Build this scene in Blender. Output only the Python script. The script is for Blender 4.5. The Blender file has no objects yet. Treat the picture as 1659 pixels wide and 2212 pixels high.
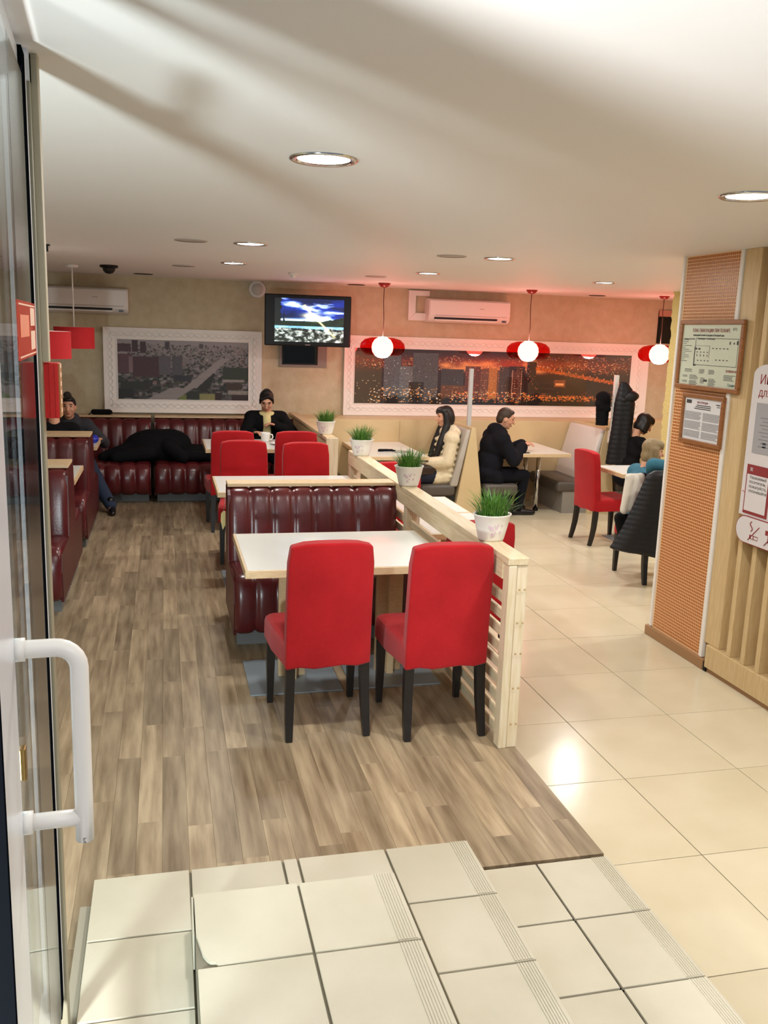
import bpy, bmesh, math, random
import numpy as np
from mathutils import Vector, Matrix
random.seed(7); RNG = np.random.RandomState(11)
S = bpy.context.scene; COL = S.collection
PI = math.pi

# ------------------------------------------------------------------ camera, world, light, exposure
F, PITCH, ROLL, YAW, CAMH = 1938.2, 0.19675, -0.03372, 0.24258, 1.914
def make_camera():
    n = Vector((math.sin(YAW)*math.cos(PITCH), math.cos(YAW)*math.cos(PITCH), -math.sin(PITCH)))
    r = Vector((math.cos(YAW), -math.sin(YAW), 0)); d = n.cross(r)
    r2 = r*math.cos(ROLL) + d*math.sin(ROLL); d2 = -r*math.sin(ROLL) + d*math.cos(ROLL)
    u = -d2; b = -n
    cd = bpy.data.cameras.new('camera'); cd.sensor_fit = 'VERTICAL'; cd.sensor_height = 36.0
    cd.lens = F/2212*36.0; cd.clip_start = 0.05; cd.clip_end = 100
    co = bpy.data.objects.new('camera', cd); COL.objects.link(co)
    co.matrix_world = Matrix(((r2.x, u.x, b.x, 0), (r2.y, u.y, b.y, 0), (r2.z, u.z, b.z, CAMH), (0, 0, 0, 1)))
    S.camera = co
make_camera()
w = bpy.data.worlds.new('world'); S.world = w; w.use_nodes = True
w.node_tree.nodes['Background'].inputs[0].default_value = (0.86, 0.92, 1.0, 1)
w.node_tree.nodes['Background'].inputs[1].default_value = 0.18
S.view_settings.view_transform = 'Standard'; S.view_settings.look = 'None'
S.view_settings.gamma = 1.0; S.view_settings.use_curve_mapping = False
S.view_settings.exposure = 0.55
def lamp(name, kind, loc, power, color, size=0.1, rot=None):
    l = bpy.data.lights.new(name, kind); l.energy = power; l.color = color
    if kind == 'POINT': l.shadow_soft_size = size
    if kind == 'AREA': l.shape = 'DISK'; l.size = size
    o = bpy.data.objects.new(name, l); COL.objects.link(o); o.location = loc
    if rot: o.rotation_euler = rot
    return o
# the low lamp of the entrance lobby, left of and behind the open door: it throws the door's shadows on the ceiling
lamp('lobby_lamp', 'POINT', (-0.90, 0.74, 0.78), 235, (0.95, 0.98, 1.0), 0.11)
# shop ceiling light over the entrance, behind the camera
lamp('entrance_ceiling_light', 'AREA', (1.3, -0.6, 2.40), 24, (1.0, 0.97, 0.93), 0.9, (0, 0, 0))
CEIL, YW, TZ = 2.46, 11.0, -0.10      # ceiling height, back wall, tile floor level (the wood podium is level 0)

# ------------------------------------------------------------------ materials
def lin(h):
    if isinstance(h, str):
        h = h.lstrip('#'); c = [int(h[i:i+2], 16)/255 for i in (0, 2, 4)]
    else: c = h
    return tuple(x/12.92 if x <= 0.04045 else ((x+0.055)/1.055)**2.4 for x in c) + (1.0,)
MATS = {}
def mat(name, col, rough=0.5, metal=0.0, coat=0.0, col2=None, scale=8.0, stretch=(1, 1, 1), bump=0.0, bscale=40.0, spec=0.5,
        emit=None, estr=0.0, rnd=0.0, detail=4.0, sheen=0.0, trans=0.0, attr=None, coatr=0.05, lo=0.35, hi=0.65):
    if name in MATS: return MATS[name]
    m = bpy.data.materials.new(name); m.use_nodes = True; nt = m.node_tree; N = nt.nodes; L = nt.links
    b = N['Principled BSDF']; b.inputs['Roughness'].default_value = rough; b.inputs['Metallic'].default_value = metal
    b.inputs['Coat Weight'].default_value = coat; b.inputs['Coat Roughness'].default_value = coatr
    b.inputs['Specular IOR Level'].default_value = spec; b.inputs['Sheen Weight'].default_value = sheen
    b.inputs['Transmission Weight'].default_value = trans
    c = lin(col); b.inputs['Base Color'].default_value = c
    vec = None
    if col2 or bump or rnd:
        g = N.new('ShaderNodeNewGeometry'); mp = N.new('ShaderNodeMapping'); mp.inputs['Scale'].default_value = stretch
        L.new(g.outputs['Position'], mp.inputs['Vector']); vec = mp.outputs['Vector']
        if rnd:
            oi = N.new('ShaderNodeObjectInfo'); mu = N.new('ShaderNodeMath'); mu.operation = 'MULTIPLY'; mu.inputs[1].default_value = 57.0
            L.new(oi.outputs['Random'], mu.inputs[0]); ad = N.new('ShaderNodeVectorMath'); ad.operation = 'ADD'
            L.new(vec, ad.inputs[0]); L.new(mu.outputs[0], ad.inputs[1]); vec = ad.outputs[0]
    out = None
    if col2:
        nz = N.new('ShaderNodeTexNoise'); nz.inputs['Scale'].default_value = scale; nz.inputs['Detail'].default_value = detail
        L.new(vec, nz.inputs['Vector']); cr = N.new('ShaderNodeValToRGB')
        cr.color_ramp.elements[0].position = lo; cr.color_ramp.elements[1].position = hi
        cr.color_ramp.elements[0].color = c; cr.color_ramp.elements[1].color = lin(col2)
        L.new(nz.outputs['Fac'], cr.inputs['Fac']); out = cr.outputs['Color']
    if attr:
        a = N.new('ShaderNodeAttribute'); a.attribute_name = attr; out = a.outputs['Color']
    if rnd:
        hs = N.new('ShaderNodeHueSaturation'); mr = N.new('ShaderNodeMapRange')
        mr.inputs['To Min'].default_value = 1-rnd; mr.inputs['To Max'].default_value = 1+rnd
        L.new(oi.outputs['Random'], mr.inputs['Value']); L.new(mr.outputs['Result'], hs.inputs['Value'])
        if out: L.new(out, hs.inputs['Color'])
        else: hs.inputs['Color'].default_value = c
        out = hs.outputs['Color']
    if out: L.new(out, b.inputs['Base Color'])
    if bump:
        n2 = N.new('ShaderNodeTexNoise'); n2.inputs['Scale'].default_value = bscale; n2.inputs['Detail'].default_value = 5
        L.new(vec, n2.inputs['Vector']); bp = N.new('ShaderNodeBump'); bp.inputs['Strength'].default_value = bump; bp.inputs['Distance'].default_value = 0.01
        L.new(n2.outputs['Fac'], bp.inputs['Height']); L.new(bp.outputs['Normal'], b.inputs['Normal'])
    if emit is not None:
        if attr and out: L.new(out, b.inputs['Emission Color'])
        else: b.inputs['Emission Color'].default_value = lin(emit)
        b.inputs['Emission Strength'].default_value = estr
    MATS[name] = m; return m
def clear_mat(name, tint, gloss=1.0, rough=0.02, base=0.0):
    """thin clear sheet: tinted pass-through mixed with a Fresnel mirror"""
    if name in MATS: return MATS[name]
    m = bpy.data.materials.new(name); m.use_nodes = True; nt = m.node_tree; N = nt.nodes; L = nt.links
    N.remove(N['Principled BSDF']); o = N['Material Output']
    t = N.new('ShaderNodeBsdfTransparent'); t.inputs[0].default_value = lin(tint)
    g = N.new('ShaderNodeBsdfGlossy'); g.inputs['Roughness'].default_value = rough
    ge = N.new('ShaderNodeNewGeometry'); dt = N.new('ShaderNodeVectorMath'); dt.operation = 'DOT_PRODUCT'   # Schlick, same on both faces of the sheet
    L.new(ge.outputs['Normal'], dt.inputs[0]); L.new(ge.outputs['Incoming'], dt.inputs[1])
    ab = N.new('ShaderNodeMath'); ab.operation = 'ABSOLUTE'; L.new(dt.outputs['Value'], ab.inputs[0])
    iv = N.new('ShaderNodeMath'); iv.operation = 'SUBTRACT'; iv.inputs[0].default_value = 1.0; iv.use_clamp = True; L.new(ab.outputs[0], iv.inputs[1])
    pw = N.new('ShaderNodeMath'); pw.operation = 'POWER'; pw.inputs[1].default_value = 5.0; L.new(iv.outputs[0], pw.inputs[0])
    fr = N.new('ShaderNodeMath'); fr.operation = 'MULTIPLY_ADD'; fr.inputs[1].default_value = 0.95; fr.inputs[2].default_value = 0.045; L.new(pw.outputs[0], fr.inputs[0])
    mx = N.new('ShaderNodeMixShader'); ml = N.new('ShaderNodeMath'); ml.operation = 'MULTIPLY_ADD'
    ml.inputs[1].default_value = gloss; ml.inputs[2].default_value = base
    L.new(fr.outputs[0], ml.inputs[0]); L.new(ml.outputs[0], mx.inputs[0]); L.new(t.outputs[0], mx.inputs[1]); L.new(g.outputs[0], mx.inputs[2])
    L.new(mx.outputs[0], o.inputs['Surface']); MATS[name] = m; return m

m_red = mat('red_fabric', '#b41c22', 0.95, col2='#a8181e', scale=5, bump=0.35, bscale=260, sheen=0.15, spec=0.15)
m_burg = mat('burgundy_leather', '#4e171b', 0.27, col2='#5c1d20', scale=6, bump=0.06, bscale=60, spec=0.55)
m_burg_side = mat('burgundy_side', '#4a171a', 0.4, col2='#571d1f', scale=5)
m_beech = mat('beech_edge', '#d8bf98', 0.45, col2='#ccb088', scale=6, stretch=(4, 4, 30))
m_lam = mat('white_laminate', '#e2e4de', 0.28, coat=0.2)
m_pine = mat('pale_pine', '#e2d2b4', 0.5, col2='#d6c19b', scale=5, stretch=(14, 1.2, 14), rnd=0.05)
m_pinev = mat('pale_pine_upright', '#e6d8bf', 0.5, col2='#dac8a4', scale=5, stretch=(14, 14, 1.2), rnd=0.04)
m_blackleg = mat('black_stain', '#1a1513', 0.38)
m_plate = mat('grey_steel_plate', '#8f9ba3', 0.4, metal=0.25)
m_white = mat('white_paint', '#ece8e2', 0.5)
m_whitegl = mat('white_plastic', '#e9e5e0', 0.35)
m_ceil = mat('ceiling_paint', '#ebe9e6', 0.6, bump=0.02, bscale=12)
m_wall = mat('wall_plaster', '#cbbfa2', 0.75, col2='#c0b292', scale=9, bump=0.5, bscale=22)
m_wain = mat('beige_panel', '#d3bd92', 0.45, col2='#ccb588', scale=3)
m_yel = mat('yellow_plaster', '#e8d08c', 0.8, bump=1.0, bscale=60)
m_tile = mat('cream_floor_tile', '#d6cbb0', 0.19, col2='#cfc3a6', scale=3.0, rnd=0.025, spec=0.32)
m_step = mat('step_tile', '#c6bfac', 0.45, col2='#beb7a2', scale=4, rnd=0.03, bump=0.05, bscale=200)
m_grout = mat('tile_grout', '#7d7766', 0.9)
m_groutl = mat('floor_joint', '#83775c', 0.9)
m_plank = mat('wood_plank', '#7d6b53', 0.42, col2='#b3a083', scale=3.0, stretch=(9, 0.8, 1), rnd=0.24, detail=7, lo=0.30, hi=0.72, spec=0.35)
m_sub = mat('podium_core', '#5d4f3d', 0.8)
m_mos = mat('orange_mosaic', '#bb6e2d', 0.35, col2='#aa6126', scale=60)
m_mosg = mat('mosaic_grout', '#f0cda0', 0.8)
m_brown = mat('brown_wood_frame', '#9a6436', 0.45, col2='#8a572c', scale=6, stretch=(8, 2, 8))
m_skirt = mat('brown_skirting', '#9d7650', 0.45)
m_alu = mat('white_aluminium', '#dfe2e8', 0.28, metal=0.1)
m_gask = mat('black_rubber', '#0b0d10', 1.0, spec=0.0)
m_glass = clear_mat('door_glass', '#e9efef', 1.0)
m_pglass = clear_mat('picture_glass', '#ffffff', 1.0, 0.015)
m_black = mat('black_plastic', '#0b0b0c', 0.35, spec=0.25)
m_dark = mat('dark_void', '#0a0a0b', 0.6)
m_chrome = mat('chrome', '#d8d8d8', 0.12, metal=1.0)
m_glow = mat('downlight_lens', '#ffffff', 0.4, emit='#fffaf2', estr=16)
m_globe = mat('opal_globe', '#ffffff', 0.4, emit='#fff1e6', estr=20)
m_redsh = clear_mat('red_acrylic', '#e8443a', 0.30, 0.04, 0.01)
m_canopy = mat('red_canopy', '#8e1c15', 0.3)
m_drum = mat('red_drum_fabric', '#c8262c', 0.9, bump=0.1, bscale=150)
m_drumin = mat('white_drum_lining', '#efe9e2', 0.8)
m_grey = mat('grey_upholstery', '#544d46', 0.45)
m_greyback = mat('light_grey_upholstery', '#b9b2a8', 0.5, col2='#aea79d', scale=6)
m_whiteback = mat('white_bench_back', '#d9d3cc', 0.45)
m_post = mat('grey_post', '#c3c3c2', 0.4)
m_blackcloth = mat('black_cloth', '#0e0e11', 0.9, spec=0.2)
m_navy = mat('navy_wool', '#12131a', 0.9, bump=0.15, bscale=200, spec=0.2)
m_quilt = mat('black_nylon', '#14161a', 0.5, spec=0.35)
m_puff = mat('cream_nylon', '#e2d5b6', 0.5, col2='#d8c9a6', scale=20)
m_trous = mat('dark_trousers', '#101119', 0.9, spec=0.2)
m_jean = mat('blue_denim', '#2b3850', 0.9, bump=0.2, bscale=300)
m_shoe = mat('black_shoe', '#0c0c0d', 0.35)
m_skin = mat('skin', '#d6a184', 0.55, col2='#cf9678', scale=14)
m_hairb = mat('black_hair', '#0e0b0a', 0.45, bump=0.3, bscale=120)
m_hairbr = mat('brown_hair', '#3a2b1f', 0.55, bump=0.3, bscale=120)
m_hairbl = mat('blond_hair', '#9a8560', 0.5, col2='#83704e', scale=8, stretch=(14, 14, 2), bump=0.3, bscale=90)
m_teal = mat('teal_knit', '#2f6f86', 0.85, col2='#296277', scale=8)
m_yshirt = mat('yellow_shirt', '#e0d59a', 0.8)
m_lin = mat('white_lining', '#d7d2c6', 0.7)
m_eye = mat('dark_eye', '#120c0a', 0.3)
m_lip = mat('lip', '#a85a50', 0.5)
m_grass = mat('plastic_grass', '#35681f', 0.45, col2='#5f9033', scale=30, rnd=0.05)
m_bucket = mat('white_enamel', '#e9e6de', 0.35)
m_pink = mat('pink_flower_print', '#cdb2bd', 0.6)
m_soil = mat('dark_soil', '#2b2117', 0.9)
m_paper = mat('white_paper', '#dcdcde', 0.6)
m_plan = mat('pale_green_paper', '#cfd6c2', 0.35)
m_ink = mat('dark_ink', '#3a3c3a', 0.7)
m_inkg = mat('grey_ink', '#9a9a9c', 0.7)
m_inkr = mat('red_ink', '#8a2b2e', 0.7)
m_board = mat('white_board', '#dcd8da', 0.35)
m_slat = mat('tan_slat', '#d3b98c', 0.5, col2='#c8ac7d', scale=5, stretch=(14, 14, 1.5), rnd=0.04)
m_slatback = mat('slat_backing', '#b79f78', 0.6)
m_redbox = mat('red_call_point', '#d1221f', 0.4)
m_gold = mat('gold_trim', '#a3713f', 0.5)
m_orange = mat('orange_sticker', '#d9482b', 0.6, spec=0.1); m_orange.node_tree.nodes['Principled BSDF'].inputs['Alpha'].default_value = 0.35
m_cream = mat('cream_label', '#f0cdb4', 0.5)
m_duct = mat('beige_trunking', '#b9b199', 0.5)
m_blue = mat('blue_plastic', '#1c2fae', 0.4)
m_cup = mat('white_china', '#efece6', 0.2)
m_bagbr = mat('brown_leather', '#2e1f17', 0.4)
m_food = mat('brown_food', '#a8542a', 0.6)
m_unlit = mat('unlit_lens', '#b2aba2', 0.5)

# ------------------------------------------------------------------ mesh helpers
def link(o, parent=None):
    COL.objects.link(o)
    if parent is not None: o.parent = parent
    return o
def mesh_obj(name, verts, faces, m, parent=None, smooth=False, angle=None):
    me = bpy.data.meshes.new(name); me.from_pydata([tuple(v) for v in verts], [], faces); me.update()
    if m is not None: me.materials.append(m)
    if smooth: me.polygons.foreach_set('use_smooth', [True]*len(me.polygons))
    return link(bpy.data.objects.new(name, me), parent)
def bm_obj(name, bm, m, parent=None, smooth=False):
    bmesh.ops.recalc_face_normals(bm, faces=bm.faces[:])
    me = bpy.data.meshes.new(name); bm.to_mesh(me); bm.free()
    for x in (m if isinstance(m, (list, tuple)) else [m]): me.materials.append(x)
    if smooth: me.polygons.foreach_set('use_smooth', [True]*len(me.polygons))
    return link(bpy.data.objects.new(name, me), parent)
def bm_box(bm, x0, x1, y0, y1, z0, z1, bevel=0.0, seg=2, mi=0):
    vs = [bm.verts.new(p) for p in ((x0,y0,z0),(x1,y0,z0),(x1,y1,z0),(x0,y1,z0),(x0,y0,z1),(x1,y0,z1),(x1,y1,z1),(x0,y1,z1))]
    fs = [bm.faces.new([vs[i] for i in f]) for f in ((3,2,1,0),(4,5,6,7),(0,1,5,4),(1,2,6,5),(2,3,7,6),(3,0,4,7))]
    for f in fs: f.material_index = mi
    if bevel > 0:
        es = list({e for f in fs for e in f.edges})
        bmesh.ops.bevel(bm, geom=es, offset=bevel, segments=seg, affect='EDGES', profile=0.5)
    return vs
def box(name, x0, x1, y0, y1, z0, z1, m, parent=None, bevel=0.0, seg=2, smooth=False):
    bm = bmesh.new(); bm_box(bm, min(x0,x1), max(x0,x1), min(y0,y1), max(y0,y1), min(z0,z1), max(z0,z1), bevel, seg)
    return bm_obj(name, bm, m, parent, smooth)
def hexa(name, bot, top, m, parent=None, bevel=0.0, seg=2, smooth=False):
    """solid between two quads (each four points, same order)"""
    bm = bmesh.new(); vs = [bm.verts.new(p) for p in list(bot)+list(top)]
    for f in ((3,2,1,0),(4,5,6,7),(0,1,5,4),(1,2,6,5),(2,3,7,6),(3,0,4,7)): bm.faces.new([vs[i] for i in f])
    if bevel: bmesh.ops.bevel(bm, geom=bm.edges[:], offset=bevel, segments=seg, affect='EDGES', profile=0.5)
    return bm_obj(name, bm, m, parent, smooth)
def lathe(name, prof, m, parent=None, seg=24, loc=(0,0,0), sx=1.0, sy=1.0, smooth=True, close=False):
    v = []; f = []; n = len(prof)
    for r, z in prof:
        for k in range(seg):
            a = 2*PI*k/seg; v.append((loc[0]+r*math.cos(a)*sx, loc[1]+r*math.sin(a)*sy, loc[2]+z))
    for i in range(n-1):
        for k in range(seg):
            f.append((i*seg+k, i*seg+(k+1)%seg, (i+1)*seg+(k+1)%seg, (i+1)*seg+k))
    if close: f.append(tuple(range(seg))[::-1]); f.append(tuple((n-1)*seg+k for k in range(seg)))
    return mesh_obj(name, v, f, m, parent, smooth)
def sweep(path, radii, seg=10, up=None):
    """tube along a path; radii may be numbers or (rx, ry)"""
    P = [Vector(p) for p in path]; v = []; f = []
    n = len(P); last = None
    for i, p in enumerate(P):
        t = (P[min(i+1, n-1)]-P[max(i-1, 0)]).normalized()
        ref = last if last is not None else (Vector(up) if up else (Vector((1,0,0)) if abs(t.x) < 0.9 else Vector((0,1,0))))
        a = (ref - t*ref.dot(t)).normalized(); b = t.cross(a); last = a
        r = radii[i] if isinstance(radii, (list, tuple)) else radii
        rx, ry = r if isinstance(r, (list, tuple)) else (r, r)
        for k in range(seg):
            th = 2*PI*(k+0.5)/seg; v.append(p + a*math.cos(th)*rx + b*math.sin(th)*ry)
    for i in range(n-1):
        for k in range(seg): f.append((i*seg+k, i*seg+(k+1)%seg, (i+1)*seg+(k+1)%seg, (i+1)*seg+k))
    f.append(tuple(range(seg))[::-1]); f.append(tuple((n-1)*seg+k for k in range(seg)))
    return v, f
def tube(name, path, radii, m, parent=None, seg=10, smooth=True, up=None):
    v, f = sweep(path, radii, seg, up); return mesh_obj(name, v, f, m, parent, smooth)
def loft(name, rings, m, parent=None, smooth=True, closed=True, caps=True):
    v = [p for r in rings for p in r]; k = len(rings[0]); f = []
    for i in range(len(rings)-1):
        for j in range(k if closed else k-1): f.append((i*k+j, i*k+(j+1)%k, (i+1)*k+(j+1)%k, (i+1)*k+j))
    if caps and closed: f.append(tuple(range(k))[::-1]); f.append(tuple((len(rings)-1)*k+j for j in range(k)))
    return mesh_obj(name, v, f, m, parent, smooth)
def empty(name, loc, rz=0.0, label=None, cat=None, group=None):
    o = bpy.data.objects.new(name, None); o.empty_display_size = 0.1; COL.objects.link(o)
    o.location = loc; o.rotation_euler = (0, 0, rz); return tag(o, label, cat, group)
def tag(o, label=None, cat=None, group=None, kind=None):
    if label: o['label'] = label
    if cat: o['category'] = cat
    if group: o['group'] = group
    if kind: o['kind'] = kind
    return o
def struct(o): o['kind'] = 'structure'; return o
def stuff(o): o['kind'] = 'stuff'; return o
def kids(o): return [c for c in bpy.data.objects if c.parent is o]
def dup(o, loc, rz, label, group=None, scale=None):
    r = o.copy(); COL.objects.link(r); r.location = loc; r.rotation_euler = (0, 0, rz); r['label'] = label
    if group: r['group'] = group
    if scale: r.scale = scale
    for c in kids(o):
        d = c.copy(); COL.objects.link(d); d.parent = r
        for g in kids(c):
            e = g.copy(); COL.objects.link(e); e.parent = d
    return r
def text(name, body, size, M, m, parent=None, ext=0.0004, align='LEFT', sx=1.0):
    cu = bpy.data.curves.new(name, 'FONT'); cu.body = body; cu.size = size; cu.extrude = ext; cu.align_x = align; cu.align_y = 'CENTER'
    cu.resolution_u = 2; cu.materials.append(m)
    tmp = bpy.data.objects.new('tmp', cu); COL.objects.link(tmp)
    dg = bpy.context.evaluated_depsgraph_get(); me = bpy.data.meshes.new_from_object(tmp.evaluated_get(dg)); bpy.data.objects.remove(tmp)
    me.name = name; o = bpy.data.objects.new(name, me); COL.objects.link(o)
    if parent is not None: o.parent = parent
    o.matrix_local = M @ Matrix.Diagonal((sx, 1, 1, 1)); return o
def print_mesh(name, img, w, h, m, parent=None):
    """flat artwork: one small quad per cell of a colour grid (rows from the bottom), x = 0..w, z = 0..h, facing -y"""
    H, W, _ = img.shape
    xs = np.linspace(0, w, W+1); zs = np.linspace(0, h, H+1)
    V = np.zeros(((H+1)*(W+1), 3)); V[:, 0] = np.tile(xs, H+1); V[:, 2] = np.repeat(zs, W+1)
    r = np.arange(H)[:, None]*(W+1) + np.arange(W)[None, :]
    Fc = np.stack([r, r+1, r+W+2, r+W+1], -1).reshape(-1, 4)
    me = bpy.data.meshes.new(name); me.from_pydata(V.tolist(), [], Fc.tolist()); me.update()
    c = img.reshape(-1, 3); c = np.where(c <= 0.04045, c/12.92, ((c+0.055)/1.055)**2.4)
    a = me.attributes.new('Col', 'FLOAT_COLOR', 'FACE'); a.data.foreach_set('color', np.concatenate([c, np.ones((len(c), 1))], 1).astype(np.float32).ravel())
    me.materials.append(m); return link(bpy.data.objects.new(name, me), parent)

# ---- smooth single-surface figures: overlapping solids joined by a voxel remesh
def capsule_mesh(V, Fc, p0, p1, r0, r1, seg=12, hr=4):
    p0 = Vector(p0); p1 = Vector(p1); t = p1-p0
    if t.length < 1e-6: t = Vector((0, 0, 1e-4))
    t = t.normalized(); ref = Vector((1,0,0)) if abs(t.x) < 0.8 else Vector((0,1,0))
    a = (ref-t*ref.dot(t)).normalized(); b = t.cross(a); rings = []
    for i in range(hr+1):
        th = -PI/2 + PI/2*i/hr; rings.append((p0+t*math.sin(th)*r0, max(r0*math.cos(th), r0*0.05)))
    for i in range(hr+1):
        th = PI/2*i/hr; rings.append((p1+t*math.sin(th)*r1, max(r1*math.cos(th), r1*0.05)))
    base = len(V)
    for c, r in rings:
        for k in range(seg):
            x = 2*PI*k/seg; V.append(c+a*math.cos(x)*r+b*math.sin(x)*r)
    for i in range(len(rings)-1):
        for k in range(seg): Fc.append((base+i*seg+k, base+i*seg+(k+1)%seg, base+(i+1)*seg+(k+1)%seg, base+(i+1)*seg+k))
    Fc.append(tuple(base+k for k in range(seg))[::-1]); Fc.append(tuple(base+(len(rings)-1)*seg+k for k in range(seg)))
def ell_mesh(V, Fc, c, r, M=None, seg=16, rings=10):
    c = Vector(c); base = len(V)
    for i in range(rings+1):
        th = -PI/2+PI*i/rings; cr = max(math.cos(th), 0.03)
        for k in range(seg):
            x = 2*PI*k/seg; q = Vector((math.cos(x)*cr*r[0], math.sin(x)*cr*r[1], math.sin(th)*r[2]))
            V.append(c+(M@q if M else q))
    for i in range(rings):
        for k in range(seg): Fc.append((base+i*seg+k, base+i*seg+(k+1)%seg, base+(i+1)*seg+(k+1)%seg, base+(i+1)*seg+k))
    Fc.append(tuple(base+k for k in range(seg))[::-1]); Fc.append(tuple(base+rings*seg+k for k in range(seg)))
def blob(name, prims, m, parent=None, voxel=0.012, smooth=4):
    V = []; Fc = []
    for p in prims:
        if p[0] == 'c': capsule_mesh(V, Fc, *p[1:])
        else: ell_mesh(V, Fc, *p[1:])
    me = bpy.data.meshes.new('tmp'); me.from_pydata([tuple(v) for v in V], [], Fc); me.update()
    o = bpy.data.objects.new('tmp', me); COL.objects.link(o)
    r = o.modifiers.new('r', 'REMESH'); r.mode = 'VOXEL'; r.voxel_size = voxel
    s = o.modifiers.new('s', 'SMOOTH'); s.factor = 0.5; s.iterations = smooth
    dg = bpy.context.evaluated_depsgraph_get(); ev = o.evaluated_get(dg)
    nm = bpy.data.meshes.new_from_object(ev); bpy.data.objects.remove(o); bpy.data.meshes.remove(me)
    nm.name = name; nm.materials.clear(); nm.materials.append(m)
    nm.polygons.foreach_set('use_smooth', [True]*len(nm.polygons))
    return link(bpy.data.objects.new(name, nm), parent)

# ================================================================== STRUCTURE
wall_back = struct(box('wall_back', -2.5, 7.4, YW, YW+0.15, TZ, CEIL, m_wall))
struct(box('wall_left', -2.5, -2.35, 2.2, YW, 0, CEIL, m_wall))
struct(box('wall_right', 7.2, 7.35, 5.0, YW, TZ, CEIL, m_wall))
wf = struct(box('window_3', -2.5, -0.262, 2.10, 2.16, 0.0, 0.10, m_alu)); box('window_head', -2.5, -0.262, 2.10, 2.16, CEIL-0.06, CEIL, m_alu, wf)
for x_ in (-1.35, -2.45): box('mullion', x_, x_+0.05, 2.10, 2.16, 0.10, CEIL-0.06, m_alu, wf)
box('pane', -2.40, -1.35, 2.125, 2.131, 0.10, CEIL-0.06, m_glass, wf); box('pane', -1.30, -0.293, 2.125, 2.131, 0.10, CEIL-0.06, m_glass, wf)
struct(box('ceiling', -2.5, 7.4, -1.2, YW+0.15, CEIL, CEIL+0.1, m_ceil))
struct(box('trim_wainscot', 1.62, 7.2, 10.44, YW, TZ, 0.900, m_wain))
struct(box('trim_wainscot', 1.62, 2.73, 10.42, 10.44, TZ, 0.899, m_wain))
# tiled floor, laid tile by tile
floor = struct(box('floor', 1.60, 7.2, 0.4, YW, TZ-0.08, TZ-0.004, m_groutl))
def tiles(parent, xs, ys, z0, z1, m, gap, name='floor_tile', bev=0.0008):
    cache = {}
    for i in range(len(xs)-1):
        for j in range(len(ys)-1):
            key = (round(xs[i+1]-xs[i], 3), round(ys[j+1]-ys[j], 3))
            if key not in cache:
                bm = bmesh.new(); bm_box(bm, gap/2, key[0]-gap/2, gap/2, key[1]-gap/2, 0, z1-z0, bev, 1)
                me = bpy.data.meshes.new(name); bmesh.ops.recalc_face_normals(bm, faces=bm.faces[:]); bm.to_mesh(me); bm.free(); me.materials.append(m); cache[key] = me
            o = bpy.data.objects.new(name, cache[key]); o.location = (xs[i], ys[j], z0); link(o, parent)
tiles(floor, [1.602, 2.073, 2.673, 3.27, 3.87, 4.47, 5.07, 5.67, 6.27], [0.958+0.635*k for k in range(16)], TZ-0.004, TZ, m_tile, 0.004)
# wooden podium with planks
podium = struct(box('floor_podium', -2.35, 1.60, 2.0, YW, TZ-0.08, -0.012, m_sub))
bm = bmesh.new(); bm_box(bm, 0.0002, 0.0958, 0.0002, 0.8998, 0, 0.012, 0.0006, 1); pl = bpy.data.meshes.new('plank')
bmesh.ops.recalc_face_normals(bm, faces=bm.faces[:]); bm.to_mesh(pl); bm.free(); pl.materials.append(m_plank)
nx = 25; x = 1.60-0.096*nx
for i in range(nx):
    y = 2.05 - random.random()*0.9 if x < -0.3 else 2.80
    first = True
    while y < 10.9:
        ln = 0.9 if not (first and x >= -0.3) else 0.15+0.75*random.random()
        y1 = min(y+ln, 10.95)
        o = bpy.data.objects.new('plank', pl); o.location = (x+0.096*i - (x if False else 0), y, -0.012)
        o.location.x = 1.60-0.096*(nx-i); o.scale = (1.0, (y1-y)/0.9, 1.0); link(o, podium)
        y = y1; first = False
    x = 1.60-0.096*(nx-i-1)
# entrance steps: three levels of step tile with ribbed nosings
steps = empty('entrance_steps', (0, 2.0, 0), 0, 'cream tiled entrance steps with ribbed nosings and one broken corner tile', 'steps')
ox, oy = 0, 2.0
box('step_core', -0.250, 1.036, 0.9-oy, 2.795-oy, -0.01, 0.108, m_grout, steps)
box('step_core', 0.062, 0.680, 0.9-oy, 2.476-oy, 0.108, 0.228, m_grout, steps)
box('step_core', 1.036, 1.598, 0.9-oy, 2.783-oy, TZ, -0.012, m_grout, steps)
def step_tile(x0, x1, y0, y1, z, ribs=False, dx0=0.004):
    bm = bmesh.new(); g = 0.004
    bm_box(bm, x0+g, x1-(0 if ribs else g), y0-oy+g, y1-oy-g, z-0.012, z, 0.0015, 1)
    if ribs:
        for k in range(7):
            xx = x1-0.012-0.0085*k
            bm_box(bm, xx-0.0026, xx+0.0026, y0-oy+g+0.002, y1-oy-g-0.002, z-0.001, z+0.0022)
    return bm_obj('step_tile', bm, m_step, steps)
for y0, y1 in ((2.15, 2.478), (1.82, 2.15), (1.49, 1.82), (1.16, 1.49)):
    if y0 != 2.15: step_tile(0.06, 0.377, y0, y1, 0.24)
    step_tile(0.377, 0.684, y0, y1, 0.24, True)
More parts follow.
